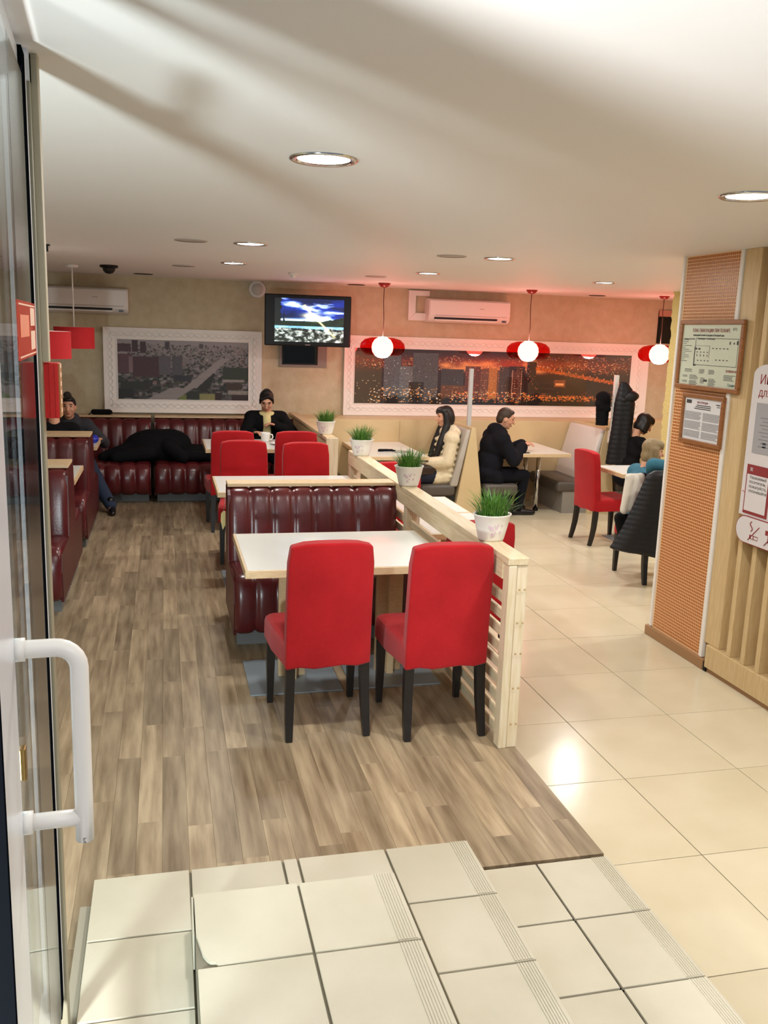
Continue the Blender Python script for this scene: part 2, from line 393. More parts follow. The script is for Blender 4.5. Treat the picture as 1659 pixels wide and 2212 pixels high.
# the tile with the broken corner
bt = [(0.064, 2.474), (0.373, 2.474), (0.373, 2.154), (0.118, 2.154), (0.112, 2.166), (0.098, 2.170), (0.088, 2.186), (0.079, 2.205), (0.074, 2.235), (0.069, 2.262), (0.064, 2.29)]
v = [(a, b-oy, 0.228) for a, b in bt]+[(a, b-oy, 0.24) for a, b in bt]; n = len(bt)
mesh_obj('step_tile', v, [tuple(range(n)), tuple(range(n, 2*n))[::-1]]+[(i, i+n, (i+1) % n+n, (i+1) % n) for i in range(n)], m_step, steps)
for y0, y1 in ((2.477, 2.797), (2.15, 2.477), (1.82, 2.15), (1.49, 1.82)):
    step_tile(-0.252, 0.060, y0, y1, 0.12)
    step_tile(0.735 if y0 < 2.47 else 0.735, 1.042, y0, y1, 0.12, True)
    if y0 > 2.4:
        step_tile(0.060, 0.371, y0, y1, 0.12); step_tile(0.371, 0.424, y0, y1, 0.12); step_tile(0.424, 0.735, y0, y1, 0.12)
    else: step_tile(0.686, 0.735, y0, y1, 0.12)
for y0, y1 in ((2.455, 2.785), (2.125, 2.455), (1.795, 2.125), (1.465, 1.795)):
    step_tile(1.040, 1.316, y0, y1, 0.0); step_tile(1.316, 1.602, y0, y1, 0.0, True)
box('riser', 0.683, 0.687, 0.9-oy, 2.478-oy, 0.12, 0.23, m_step, steps)
box('riser', 1.038, 1.042, 0.9-oy, 2.797-oy, 0.0, 0.11, m_step, steps)
box('riser', 0.056, 0.060, 2.30-oy, 2.478-oy, 0.12, 0.23, m_step, steps)
box('side_strip', -0.292, -0.256, 2.17-oy, 2.76-oy, 0.0, 0.05, mat('grey_strip', '#a89f8c', 0.6), steps, 0.004)
# slatted wall on the right
wr = struct(box('wall_slats', 3.37, 3.45, 1.2, 4.74, TZ, CEIL, m_slatback))
box('bottom_rail', 3.262, 3.37, 1.2, 4.70, TZ+0.03, 0.075, m_slat, wr, 0.004)
box('plinth', 3.275, 3.37, 1.2, 4.70, TZ, TZ+0.03, m_skirt, wr)
box('edge_board', 3.282, 3.37, 4.60, 4.752, 0.075, CEIL, m_slat, wr, 0.004)
sl = None
for k in range(14):
    y = 4.485-0.135*k
    if sl is None: sl = box('slat', 3.268, 3.37, y-0.019, y+0.019, 0.075, CEIL, m_slat, wr, 0.003)
    else:
        o = sl.copy(); link(o, wr); o.location = (0, -0.135*k, 0)
# orange mosaic pillar
pil = struct(box('trim_pillar', 3.285, 3.95, 4.765, 5.39, TZ, CEIL, m_mosg))
bm = bmesh.new(); Yp = np.arange(4.795, 5.365, 0.0205); Zp = np.arange(TZ+0.085, CEIL-0.012, 0.0205)
for y in Yp:
    for z in Zp:
        a, b, g = 0.0084, 0.0084, 3.2835
        q = [bm.verts.new(p) for p in ((3.286, y-a, z-b), (3.286, y+a, z-b), (3.286, y+a, z+b), (3.286, y-a, z+b))]
        t = [bm.verts.new(p) for p in ((g, y-a+0.001, z-b+0.001), (g, y+a-0.001, z-b+0.001), (g, y+a-0.001, z+b-0.001), (g, y-a+0.001, z+b-0.001))]
        bm.faces.new(t)
        for k in range(4): bm.faces.new((q[k], q[(k+1) % 4], t[(k+1) % 4], t[k]))
stuff(bm_obj('mosaic_tiles', bm, m_mos, pil))
box('corner_bead', 3.272, 3.30, 4.755, 4.785, TZ+0.07, CEIL, m_white, pil, 0.003)
box('corner_bead', 3.272, 3.30, 5.372, 5.395, TZ+0.07, CEIL, m_white, pil, 0.003)
box('skirting', 3.262, 3.30, 4.72, 5.43, TZ, TZ+0.068, m_skirt, pil, 0.006)
box('socket_gap', 3.264, 3.30, 4.685, 4.715, TZ, TZ+0.06, m_black, pil, 0.004)
# yellow plaster column further back
bm = bmesh.new(); bmesh.ops.create_grid(bm, x_segments=1, y_segments=1, size=0.001); bm.clear()
col = []
for i in range(60):
    z = TZ+(CEIL-TZ)*i/59; j = random.uniform(-0.012, 0.012)
    col.append([(5.385+j, 9.0, z), (6.1, 9.0, z), (6.1, 9.5, z), (5.72+j, 9.5, z)])
struct(loft('trim_column', col, m_yel, smooth=False))
# dark window at the right of the back wall and the framed opening under the television
wn = struct(box('window_1', 6.38, 7.0, YW-0.02, YW-0.004, 1.90, 2.32, m_black)); box('pane', 6.40, 6.98, YW-0.024, YW-0.021, 1.92, 2.24, clear_mat('night_pane', '#101014', 1.0), wn)
box('window_head', 6.38, 7.0, YW-0.03, YW-0.02, 2.25, 2.33, mat('salmon_head', '#c08c78', 0.7), wn)
wd = struct(box('window_2', 1.35, 1.93, YW-0.03, YW-0.004, 1.475, 1.76, mat('grey_reveal', '#8c8078', 0.6)))
box('pane', 1.40, 1.80, YW-0.036, YW-0.031, 1.52, 1.76, clear_mat('night_pane', '#101014', 1.0), wd)
for a in ((1.385, 1.40, 1.505, 1.76), (1.80, 1.815, 1.505, 1.76), (1.385, 1.815, 1.505, 1.52)): box('window_frame', a[0], a[1], YW-0.045, YW-0.03, a[2], a[3], m_black, wd)

# ------------------------------------------------------------------ the open glass door on the left
A = Vector((-0.222, 1.28, 0)); B = Vector((-0.262, 1.99, 0)); dn = (B-A).normalized(); dr = math.atan2(dn.x, dn.y)*-1
door = bpy.data.objects.new('door_1', None); COL.objects.link(door); door.location = (A.x, A.y, 0.25); door.rotation_euler = (0, 0, dr); struct(door)
def dbox(name, s0, s1, z0, z1, m, t0=-0.045, t1=0.0, bev=0.003, parent=None): return box(name, t0, t1, s0, s1, z0-0.25, z1-0.25, m, parent or door, bev)
dbox('stile', -0.10, 0.115, 0.26, 2.44, m_alu, -0.05, 0.0)
dbox('stile', 0.185, 0.232, 0.29, 2.40, m_alu, -0.045, -0.007)
dbox('rail', 0.115, 0.80, 2.385, 2.44, m_alu, -0.05, -0.007); dbox('rail', 0.115, 0.80, 0.26, 0.285, m_alu, -0.05, -0.007)
dbox('pane', 0.115, 0.715, 0.285, 2.385, m_glass, -0.006, 0.0, 0)
dbox('gasket', 0.725, 0.795, 0.262, 2.44, m_gask, -0.030, 0.0008, 0); dbox('gasket', -0.112, -0.10, 0.26, 2.44, m_gask, -0.03, 0.003, 0.001)
dbox('bead', 0.795, 0.825, 0.262, 2.44, m_alu, -0.045, 0.0008, 0)
hz0, hz1 = 1.125-0.25, 1.417-0.25; hy = 0.125; st = 0.092
pth = [(0.0, hy, hz1)]+[(st*0.62*k/3, hy, hz1) for k in range(1, 4)]
pth += [(st-0.035+0.035*math.sin(a), hy, hz1-0.035+0.035*math.cos(a)) for a in np.linspace(0.2, PI/2, 6)]
pth += [(st, hy, hz1-0.035-(hz1-hz0+0.005)*k/4) for k in range(1, 5)]
hd = tube('handle', pth+[(st, hy, hz0-0.030), (st, hy, hz0-0.038), (st, hy, hz0-0.042), (st, hy, hz0-0.0435)], [0.0145]*(len(pth)+1)+[0.0125, 0.0085, 0.003], m_whitegl, door, 16)
tube('handle_post', [(0, hy, hz0+0.0), (st, hy, hz0+0.0)], 0.0135, m_whitegl, hd, 14)
for zz in (hz1, hz0): tube('handle_collar', [(-0.002, hy, zz), (0.014, hy, zz)], 0.0185, m_whitegl, hd, 16)
lk = dbox('lock', 0.160, 0.180, 1.18, 1.235, mat('brass', '#8a6a3a', 0.35, metal=0.8), -0.006, 0.004, 0.002)
stand_in = dbox('stile_stand_in', 0.43, 0.712, 0.285, 2.385, clear_mat('stand_in_sheet', '#fbfcfd', 0.7, 0.12, 0.02), 0.0002, 0.0006, 0)  # added sheer sheet standing in for the pale hinge stile; lets lamp light through
stk = dbox('sticker', 0.40, 0.79, 1.845, 1.95, m_orange, 0.0009, 0.0015, 0)
for z0, z1 in ((1.905, 1.94), (1.858, 1.895)): dbox('sticker_label', 0.66, 0.76, z0, z1, m_cream, 0.0015, 0.002, 0, stk)
for z0 in (1.942, 1.849): dbox('sticker_line', 0.42, 0.77, z0, z0+0.003, m_cream, 0.0015, 0.002, 0, stk)
dbox('sticker_label', 0.44, 0.62, 1.885, 1.925, mat('pale_orange', '#ee8a62', 0.5), 0.0015, 0.002, 0, stk)
# jamb with trunking and the red call point on it
jamb = struct(box('trim_jamb', -0.292, -0.262, 2.112, 2.158, 0.0, CEIL, mat('olive_jamb', '#8b8671', 0.5), None, 0.003))
box('trunking', -0.298, -0.2485, 2.135, 2.165, 1.826, CEIL, m_duct, jamb, 0.002)
cp = empty('alarm_call_point', (-0.25, 2.17, 1.70), 0, 'bright red ribbed call point box with gold trimmed side on the door jamb', 'alarm box')
box('case', -0.019, 0.018, -0.02, 0.032, 0.0, 0.124, m_redbox, cp, 0.002)
for k in range(3): box('rib', -0.013+0.0115*k, -0.009+0.0115*k, -0.022, -0.019, 0.002, 0.122, m_redbox, cp, 0.001)
box('side_trim', 0.018, 0.0205, -0.017, 0.030, 0.002, 0.122, m_gold, cp)
stuff(bm_obj('trim_marks', (lambda b: ([bm_box(b, 0.0205, 0.0215, -0.004, 0.012, 0.012+0.02*k, 0.022+0.02*k) for k in range(6)], b)[1])(bmesh.new()), m_cream, cp))

# ================================================================== CEILING FITTINGS
def downlight():
    t = empty('ceiling_downlight', (0, 0, CEIL), 0, 'x', 'ceiling light', 'lit round ceiling downlights')
    lathe('bezel', [(0.112, 0.0), (0.112, -0.006), (0.105, -0.009), (0.090, -0.006), (0.086, -0.001)], m_chrome, t, 32)
    lathe('lens', [(0.086, -0.0025), (0.045, -0.0035), (0.0005, -0.004)], m_glow, t, 32)
    return t
DL = [(0.51, 3.03, 'large lit downlight alone in the near ceiling'), (2.125, 3.09, 'lit downlight cut by the right edge of the picture'),
      (0.56, 6.15, 'lit downlight over the middle tables, nearer of the left pair'), (0.59, 8.04, 'small lit downlight in front of the television'),
      (2.335, 8.08, 'small lit downlight above the air conditioner on the right'), (2.32, 6.22, 'lit downlight over the aisle beside an unlit fitting'),
      (4.11, 8.13, 'lit downlight farthest right, over the booth by the coats')]
d0 = downlight()
for i, (x, y, lb) in enumerate(DL):
    if i == 0: d0.location = (x, y, CEIL); d0['label'] = lb
    else: dup(d0, (x, y, CEIL), 0, lb)
    lamp('downlight_lamp', 'AREA', (x, y, CEIL-0.02), 17 if i < 2 else (10 if i in (2, 3) else 15), (1.0, 0.975, 0.935), 0.16)
for x, y in ((4.7, 5.7), (5.9, 6.6), (3.2, 0.9), (6.5, 8.8)): # extra unseen lamps continuing the row without fittings, some placed to hide floor glare
    lamp('downlight_lamp', 'AREA', (x, y, CEIL-0.02), 15, (1.0, 0.975, 0.935), 0.16)
UL = [(0.178, 6.155, 'unlit grey ceiling spot left of the nearer lit pair'), (0.187, 8.73, 'unlit grey ceiling spot in front of the left picture'),
      (1.97, 6.24, 'unlit grey ceiling spot left of the lit aisle downlight'), (2.04, 8.91, 'unlit grey ceiling spot between television and red pendant'),
      (-0.21, 10.45, 'dark ceiling spot above the left air conditioner'), (2.20, 10.62, 'dark ceiling spot right of the television'),
      (5.25, 10.55, 'dark ceiling spot over the right end of the night picture')]
for i, (x, y, lb) in enumerate(UL):
    t = empty('ceiling_spot', (x, y, CEIL), 0, lb, 'ceiling light', 'unlit round ceiling spots')
    lathe('bezel', [(0.105, 0.0), (0.105, -0.005), (0.088, -0.005)], mat('grey_bezel', '#b5aca2', 0.5) if i < 4 else m_black, t, 28)
    lathe('lens', [(0.088, -0.003), (0.0005, -0.003)], m_unlit if i < 4 else m_black, t, 28)
t = empty('dome_camera', (-0.50, 9.21, CEIL), 0, 'small black dome camera on the ceiling at the left', 'camera')
lathe('base', [(0.085, 0), (0.085, -0.02), (0.06, -0.028)], m_black, t, 20, close=True); lathe('dome', [(0.06, -0.02), (0.055, -0.05), (0.035, -0.072), (0.001, -0.08)], m_dark, t, 20)
t = empty('smoke_detector', (1.24, 9.04, CEIL), 0, 'small white smoke detector on the ceiling above the television', 'detector')
lathe('base', [(0.05, 0), (0.05, -0.015), (0.03, -0.02)], m_white, t, 20, close=True); lathe('sensor', [(0.03, -0.018), (0.028, -0.04), (0.001, -0.045)], m_whitegl, t, 20)
t = empty('ceiling_bracket', (-0.81, 7.1, CEIL), 0, 'small dark ceiling bracket beside the door jamb', 'bracket')
box('plate', -0.02, 0.02, -0.02, 0.02, -0.01, 0, m_black, t); box('arm', -0.008, 0.008, -0.008, 0.008, -0.05, -0.01, m_black, t)

# ================================================================== FURNITURE
# red slip-covered chair (faces local +y)
def make_chair():
    t = empty('slipcovered_chair', (0, 0, 0), 0, 'x', 'chair')
    bm = bmesh.new(); w0, w1 = 0.205, 0.205
    bm_box(bm, -w0, w0, -0.035, 0.035, 0.0, 1.0, 0, 1)
    bmesh.ops.subdivide_edges(bm, edges=bm.edges[:], cuts=5, use_grid_fill=True)
    for vv in bm.verts:
        z = vv.co.z; x = vv.co.x/w0
        zz = 0.355+z*(0.97-0.355)
        rec = -0.045*max(0, z-0.15)**1.3+0.012*(1-z)          # leans back towards the top
        sd = 1.0-0.03*max(0, z-0.2)-0.05*max(0, (z-0.93)/0.07)**2
        if z > 0.9: zz -= 0.018*abs(x)**4
        if z < 0.05: zz += 0.006*math.sin(x*7)+0.004*x
        vv.co.y += rec+0.012*(1-x*x)*(1 if vv.co.y < 0 else -0.5)*(-1)
        vv.co.x *= sd; vv.co.z = zz
    o = bm_obj('back_cover', bm, m_red, t, True)
    md = o.modifiers.new('b', 'BEVEL'); md.width = 0.022; md.segments = 3; md.limit_method = 'ANGLE'; md.angle_limit = 0.8
    bm = bmesh.new()
    vs = [(-0.205, 0.0), (0.205, 0.0), (0.235, 0.25), (0.245, 0.44), (0.22, 0.475), (-0.22, 0.475), (-0.245, 0.44), (-0.235, 0.25)]
    rings = []
    for z, s in ((0.36, 1.0), (0.40, 1.005), (0.45, 1.0), (0.472, 0.975), (0.482, 0.90), (0.488, 0.6), (0.488, 0.2)):
        rings.append([Vector((a*s, 0.235+(b-0.235)*s, z+(0.004*math.sin(a*20+b*13) if z < 0.37 else 0))) for a, b in vs])
    bm.free(); loft('seat_cover', rings, m_red, t, False)
    for sx in (-1, 1):
        P = [(sx*0.178, 0.01, 0.40), (sx*0.18, 0.006, 0.30), (sx*0.183, -0.004, 0.18), (sx*0.186, -0.022, 0.08), (sx*0.188, -0.042, 0.0)]
        tube('leg', P, [0.031, 0.031, 0.029, 0.026, 0.022], m_blackleg, t, 4, False)
        P = [(sx*0.212, 0.435, 0.40), (sx*0.213, 0.437, 0.2), (sx*0.214, 0.44, 0.0)]
        tube('leg', P, [0.031, 0.028, 0.021], m_blackleg, t, 4, False)
    return t
CH = [((0.735, 3.985, 0), 0.02, 'red slipcovered chair nearest the camera on the left, back towards us at the front table', 1),
      ((1.292, 3.895, 0), 0.0, 'red slipcovered chair beside the fence end post at the front table', 1),
      ((0.655, 7.72, 0), PI, 'left red chair facing us behind the second table', 1),
      ((1.175, 7.60, 0), PI+0.02, 'right red chair facing us behind the second table', 1),
      ((0.615, 8.52, 0), 0.0, 'left red chair with its back to us at the far table with the cup', 1),
      ((1.215, 8.52, 0), 0.0, 'right red chair with its back to us at the far table, next to the partition', 1),
      ((1.86, 7.10, TZ), PI, 'red chair facing us behind the second flower pot right of the fence', 1),
      ((1.775, 4.83, TZ), 0.0, 'red chair right of the fence showing beside the nearest flower pot', 1),
      ((4.12, 8.17, TZ), -PI/2+0.08, 'red chair seen sideways on the tile floor in front of the hanging coats', 0.97),
      ((4.10, 6.62, TZ), 0.0, 'red chair half hidden by the pillar under draped dark jackets', 0.97)]
c0 = make_chair()
for i, (loc, rz, lb, s) in enumerate(CH):
    g = 'red slipcovered dining chairs'
    if i == 0: c0.location = loc; c0.rotation_euler = (0, 0, rz); c0['label'] = lb; c0['group'] = g
    else: dup(c0, loc, rz, lb, g, (1, 1, s) if s != 1 else None)

# tables
def table(name, x0, x1, y0, y1, z, label, legs='pedestal', floorz=0.0, group='white topped tables', ped=None, th=0.04):
    cx, cy = (x0+x1)/2, (y0+y1)/2; t = empty(name, (cx, cy, floorz), 0, label, 'table', group)
    hx, hy = (x1-x0)/2, (y1-y0)/2; h = z-floorz
    box('table_edge', -hx, hx, -hy, hy, h-th, h-0.001, m_beech, t, 0.003)
    e = 0.014; box('tabletop', -hx+e, hx-e, -hy+e, hy-e, h-0.002, h+0.0008, m_lam, t)
    if legs == 'pedestal':
        for px, py, pw, pd in (ped or [(0, 0, 0.5, 0.5)]):
            box('base_plate', px-pw/2, px+pw/2, py-pd/2, py+pd/2, 0.0, 0.008, m_plate, t, 0.002)
            box('pedestal', px-0.075, px+0.075, py-0.02, py+0.02, 0.008, h-th, m_beech, t, 0.003)
            box('pedestal', px-0.02, px+0.02, py-0.075, py+0.075, 0.008, h-th, m_beech, t, 0.003)
    elif legs == 'chrome':
        for px, py in ped:
            lg = tube('leg', [(px, py, 0.03), (px, py, h-th)], 0.026, m_chrome, t, 16); tube('foot', [(px, py, 0.0), (px, py, 0.03)], 0.032, m_black, lg, 16)
            tube('collar', [(px, py, h-th-0.03), (px, py, h-th)], 0.034, m_chrome, lg, 16)
    return t
table('dining_table', 0.370, 1.462, 4.275, 5.11, 0.75, 'white table in front behind the two nearest red chairs', ped=[(-0.245, 0.07, 0.50, 0.52), (0.31, 0.07, 0.50, 0.50)])
table('dining_table', 0.358, 1.462, 6.46, 7.20, 0.75, 'white table just behind the ledge of the burgundy centre sofa', ped=[(-0.25, 0, 0.48, 0.48), (0.28, 0, 0.48, 0.48)])
table('dining_table', 0.378, 1.44, 8.84, 9.66, 0.75, 'white far table with cup and plate before the woman in yellow', ped=[(-0.25, 0, 0.48, 0.48), (0.28, 0, 0.48, 0.48)])
table('dining_table', -1.75, -0.668, 7.03, 7.79, 0.75, 'white table corner between the two left burgundy booths', ped=[(-0.2, 0, 0.48, 0.48)])
table('dining_table', -1.75, -0.645, 9.02, 9.60, 0.75, 'white table with the blue object at the far left booth', ped=[(-0.2, 0, 0.48, 0.48)])
table('dining_table', 1.66, 2.165, 6.10, 6.74, 0.65, 'white square table right of the fence, farther half of the pair', floorz=TZ)
table('dining_table', 1.66, 2.165, 5.42, 6.09, 0.65, 'white square table right of the fence, nearer half of the pair', floorz=TZ)
table('dining_table', 2.04, 2.74, 9.13, 10.42, 0.635, 'white wall table with keys before the woman in cream jacket', 'chrome', TZ, ped=[(-0.12, -0.35), (0.12, -0.42)])
table('dining_table', 3.80, 4.49, 9.36, 10.43, 0.635, 'white wall table on chrome legs before the man in black coat', 'chrome', TZ, ped=[(0.0, -0.04), (0.125, -0.13)])
table('dining_table', 4.30, 5.00, 7.80, 8.40, 0.65, 'white table corner between the sideways red chair and the child', floorz=TZ, ped=[(0.05, 0.05, 0.5, 0.5)])

# burgundy channelled sofas (face local -y, back at y = 0, x = 0..w)
def offset_loop(P, d):
    n = len(P); out = []
    for i in range(n):
        a = Vector(P[i-1]); b = Vector(P[(i+1) % n]); t = (b-a).normalized(); nr = Vector((t.y, -t.x)); out.append(Vector(P[i])+nr*d)
    return out
def channels(name, prof, w, n, depth, parent, m, x0=0.0):
    rings = []; m_ = 8
    for c in range(n):
        for k in range(m_ if c < n-1 else m_+1):
            u = k/m_; d = -depth*abs(2*u-1)**4
            if (c == 0 and k == 0) or (c == n-1 and k == m_): d = -depth*1.2
            x = x0+(c+u)*w/n; rings.append([Vector((x, p.x, p.y)) for p in offset_loop(prof, d)])
    return loft(name, rings, m, parent, True)
def sm(P, it=2):
    P = [Vector(p) for p in P]
    for _ in range(it):
        Q = []
        for i in range(len(P)):
            a, b = P[i], P[(i+1) % len(P)]; Q += [a*0.75+b*0.25, a*0.25+b*0.75]
        P = Q
    return P
BACKP = sm([(-0.02, 0.12), (-0.27, 0.30), (-0.27, 0.44), (-0.245, 0.70), (-0.215, 0.85), (-0.17, 0.905), (-0.06, 0.905), (-0.02, 0.88)])
SEATP = sm([(-0.15, 0.10), (-0.64, 0.09), (-0.735, 0.10), (-0.77, 0.20), (-0.775, 0.34), (-0.735, 0.455), (-0.62, 0.475), (-0.30, 0.445), (-0.15, 0.44)])
def area_sign(P): return sum(P[i].x*P[(i+1) % len(P)].y-P[(i+1) % len(P)].x*P[i].y for i in range(len(P)))
if area_sign(BACKP) < 0: BACKP.reverse()
if area_sign(SEATP) < 0: SEATP.reverse()
def sofa(name, loc, rz, w, n, label, ns=None, ledge=True, dbl=False, group='burgundy channelled sofas', sides=(1, 1), zs=1.0):
    t = empty(name, loc, rz, label, 'sofa', group); t.scale = (1, 1, zs)
    channels('backrest', BACKP, w, n, 0.016, t, m_burg); channels('seat', SEATP, w, ns or n, 0.020, t, m_burg)
    box('plinth', 0.02, w-0.02, -0.62, -0.03, 0.0, 0.095, mat('dark_grey_plinth', '#6a6c6c', 0.5), t)
    if ledge: box('ledge', -0.005, w+0.005, -0.155, 0.0 if not dbl else 0.155, 0.906, 0.928, m_beech, t, 0.003)
    if dbl:
        for nm, pr in (('backrest', BACKP), ('seat', SEATP)):
            P = [Vector((-p.x, p.y)) for p in pr]; P.reverse(); channels(nm, P, w, n if nm == 'backrest' else (ns or n), 0.016, t, m_burg)
        box('plinth', 0.02, w-0.02, 0.03, 0.62, 0.0, 0.095, mat('dark_grey_plinth', '', 0.5), t)
    for k, xx in ((0, -0.006), (1, w-0.012)):
        if sides[k]:
            q = [(-0.70, 0.09), (-0.74, 0.30), (-0.70, 0.42), (-0.25, 0.43), (-0.20, 0.86), (-0.15, 0.90), (0.0, 0.90), (0.0, 0.09)]
            if dbl: q = q[:6]+[(0.15, 0.90), (0.20, 0.86), (0.25, 0.43), (0.70, 0.42), (0.74, 0.30), (0.70, 0.09)]
            nq = len(q); v = [(xx, a, b) for a, b in q]+[(xx+0.018, a, b) for a, b in q]
            mesh_obj('side_panel', v, [tuple(range(nq)), tuple(range(nq, 2*nq))[::-1]]+[(i, i+nq, (i+1) % nq+nq, (i+1) % nq) for i in range(nq)], m_burg_side, t)
    return t
sofa('channel_sofa', (0.39, 5.94, 0), 0, 1.105, 8, 'burgundy channelled sofa in the centre behind the front table', ns=9)
sofa('channel_booth', (-1.95, 6.76, 0), 0, 1.275, 9, 'double burgundy booth nearest the door on the left', dbl=True, group='double burgundy booths on the left')
sofa('channel_booth', (-1.95, 8.60, 0), 0, 1.285, 9, 'double burgundy booth behind the left table, person seated beyond it', dbl=True, group='double burgundy booths on the left')
sofa('wall_sofa', (-1.75, 10.98, 0), 0, 1.585, 10, 'burgundy wall sofa under the left picture, jackets piled on it', sides=(1, 1), zs=0.95).scale = (1, 1.4, 0.95)
sofa('wall_sofa', (-0.115, 10.98, 0), 0, 1.60, 10, 'burgundy wall sofa where the woman in yellow sits', zs=0.95).scale = (1, 1.4, 0.95)
# laminated partition closing the wall sofa, with a post
t = empty('low_partition', (1.52, 9.3, 0), 0, 'beige low partition running from the back wall to a post with a pot on top', 'partition', None)
box('panel', -0.025, 0.035, -0.98, 1.66, 0.02, 0.90, m_wain, t, 0.003); box('cap', -0.045, 0.055, -1.0, 1.66, 0.90, 0.93, m_beech, t, 0.003)
box('post', -0.05, 0.06, -1.03, -0.98, 0.0, 0.93, m_pinev, t, 0.003)
# slatted fence
t = empty('slatted_fence', (1.557, 5.55, 0), 0, 'pale pine slatted fence with pots on its rail between wood and tile floors', 'fence')
fy0, fy1 = 3.70-5.55, 7.42-5.55
box('top_rail', -0.051, 0.050, fy0, fy1, 0.895, 0.93, m_pine, t, 0.004)
box('side_rail', -0.051, -0.026, fy0+0.07, fy1, 0.815, 0.895, m_pine, t, 0.003); box('side_rail', 0.025, 0.050, fy0+0.07, fy1, 0.815, 0.895, m_pine, t, 0.003)
for y in (fy0, 5.50-5.55, fy1-0.07):
    box('post', -0.046, -0.006, y, y+0.07, 0.0, 0.894, m_pinev, t, 0.004); box('post', -0.005, 0.048, y+0.006, y+0.07, 0.0, 0.894, m_pinev, t, 0.004)
sl = None
for seg0, seg1 in ((fy0+0.07, -0.05), (0.02, fy1-0.07)):
    for k in range(9):
        z = 0.705-0.082*k
        if z < 0.03: continue
        box('slat', -0.020, 0.0, seg0, seg1, z-0.024, z+0.024, m_pine, t, 0.002)
stuff(bm_obj('nail_heads', (lambda b: ([bm_box(b, xx-0.004, xx+0.004, fy0-0.0015, fy0+0.001, z-0.004, z+0.004) for xx in (0.01, 0.036) for z in (0.12, 0.30, 0.47, 0.62, 0.78)], b)[1])(bmesh.new()), mat('nail', '#b99a6c', 0.5), t))

# potted grass
def make_pot():
    t = empty('potted_grass', (0, 0, 0), 0, 'x', 'potted plant', 'white buckets of plastic grass')
    lathe('bucket', [(0.001, 0.002), (0.060, 0.002), (0.062, 0.0), (0.066, 0.01), (0.080, 0.065), (0.092, 0.122), (0.098, 0.128), (0.099, 0.132), (0.095, 0.134), (0.088, 0.125), (0.078, 0.08)], m_bucket, t, 36, sx=1.02, sy=0.86)
    lathe('soil', [(0.082, 0.10), (0.001, 0.105)], m_soil, t, 24, sx=1.0, sy=0.84)
    V = []; Fc = []; rg = random.Random(3)
    for i in range(330):
        a = rg.uniform(0, 2*PI); r = 0.075*math.sqrt(rg.random()); b = Vector((r*math.cos(a), r*0.85*math.sin(a), 0.10))
        an = a+rg.uniform(-0.9, 0.9); ln = rg.uniform(0.08, 0.175); out = rg.uniform(0.1, 0.75)*(0.4+r/0.075); w = rg.uniform(0.0016, 0.0028)
        d = Vector((math.cos(an), math.sin(an), 0)); s = Vector((-d.y, d.x, 0))*w; base = len(V)
        for q in (0, 0.4, 0.75):
            p = b+d*(out*ln*q*q)+Vector((0, 0, ln*q*(1-0.25*out*q))); V.extend([p-s*(1-0.4*q), p+s*(1-0.4*q)])
        V.append(b+d*(out*ln)+Vector((0, 0, ln*(1-0.25*out))))
        Fc += [(base, base+1, base+3, base+2), (base+2, base+3, base+5, base+4), (base+4, base+5, base+6)]
    stuff(mesh_obj('grass', V, Fc, m_grass, t, True))
    V = []; Fc = []; rg = random.Random(5)      # painted flower sprigs lying on the bucket's front
    for i in range(16):
        th = -PI*0.62+rg.gauss(0, 0.22); z = rg.uniform(0.035, 0.09); r = 0.0665+(z-0.01)*0.24+0.0016; s = rg.uniform(0.003, 0.008)
        c = Vector((r*1.02*math.cos(th), r*0.86*math.sin(th), z)); tx = Vector((-math.sin(th), math.cos(th), 0)); base = len(V)
        for k in range(6):
            q = 2*PI*k/6; V.append(c+tx*s*math.cos(q)+Vector((0, 0, s*math.sin(q))))
        Fc.append(tuple(base+k for k in range(6)))
    stuff(mesh_obj('flower_print', V, Fc, m_pink, t))
    return t
p0 = make_pot()
for i, (loc, rz, lb) in enumerate([((1.557, 4.075, 0.93), 0.25, 'nearest white pot of grass on the front end of the fence rail'), ((1.560, 5.655, 0.93), 0.1, 'white pot of grass on the fence rail at the end of the centre sofa'),
                                   ((1.55, 7.10, 0.93), -0.2, 'white pot of grass at the far end of the fence rail before the keys'), ((1.515, 8.60, 0.93), 0.0, 'farthest white pot of grass on the beige partition')]):
    if i == 0: p0.location = loc; p0.rotation_euler = (0, 0, rz); p0['label'] = lb
    else: dup(p0, loc, rz, lb, None, None if i < 3 else (0.97, 0.97, 0.97))

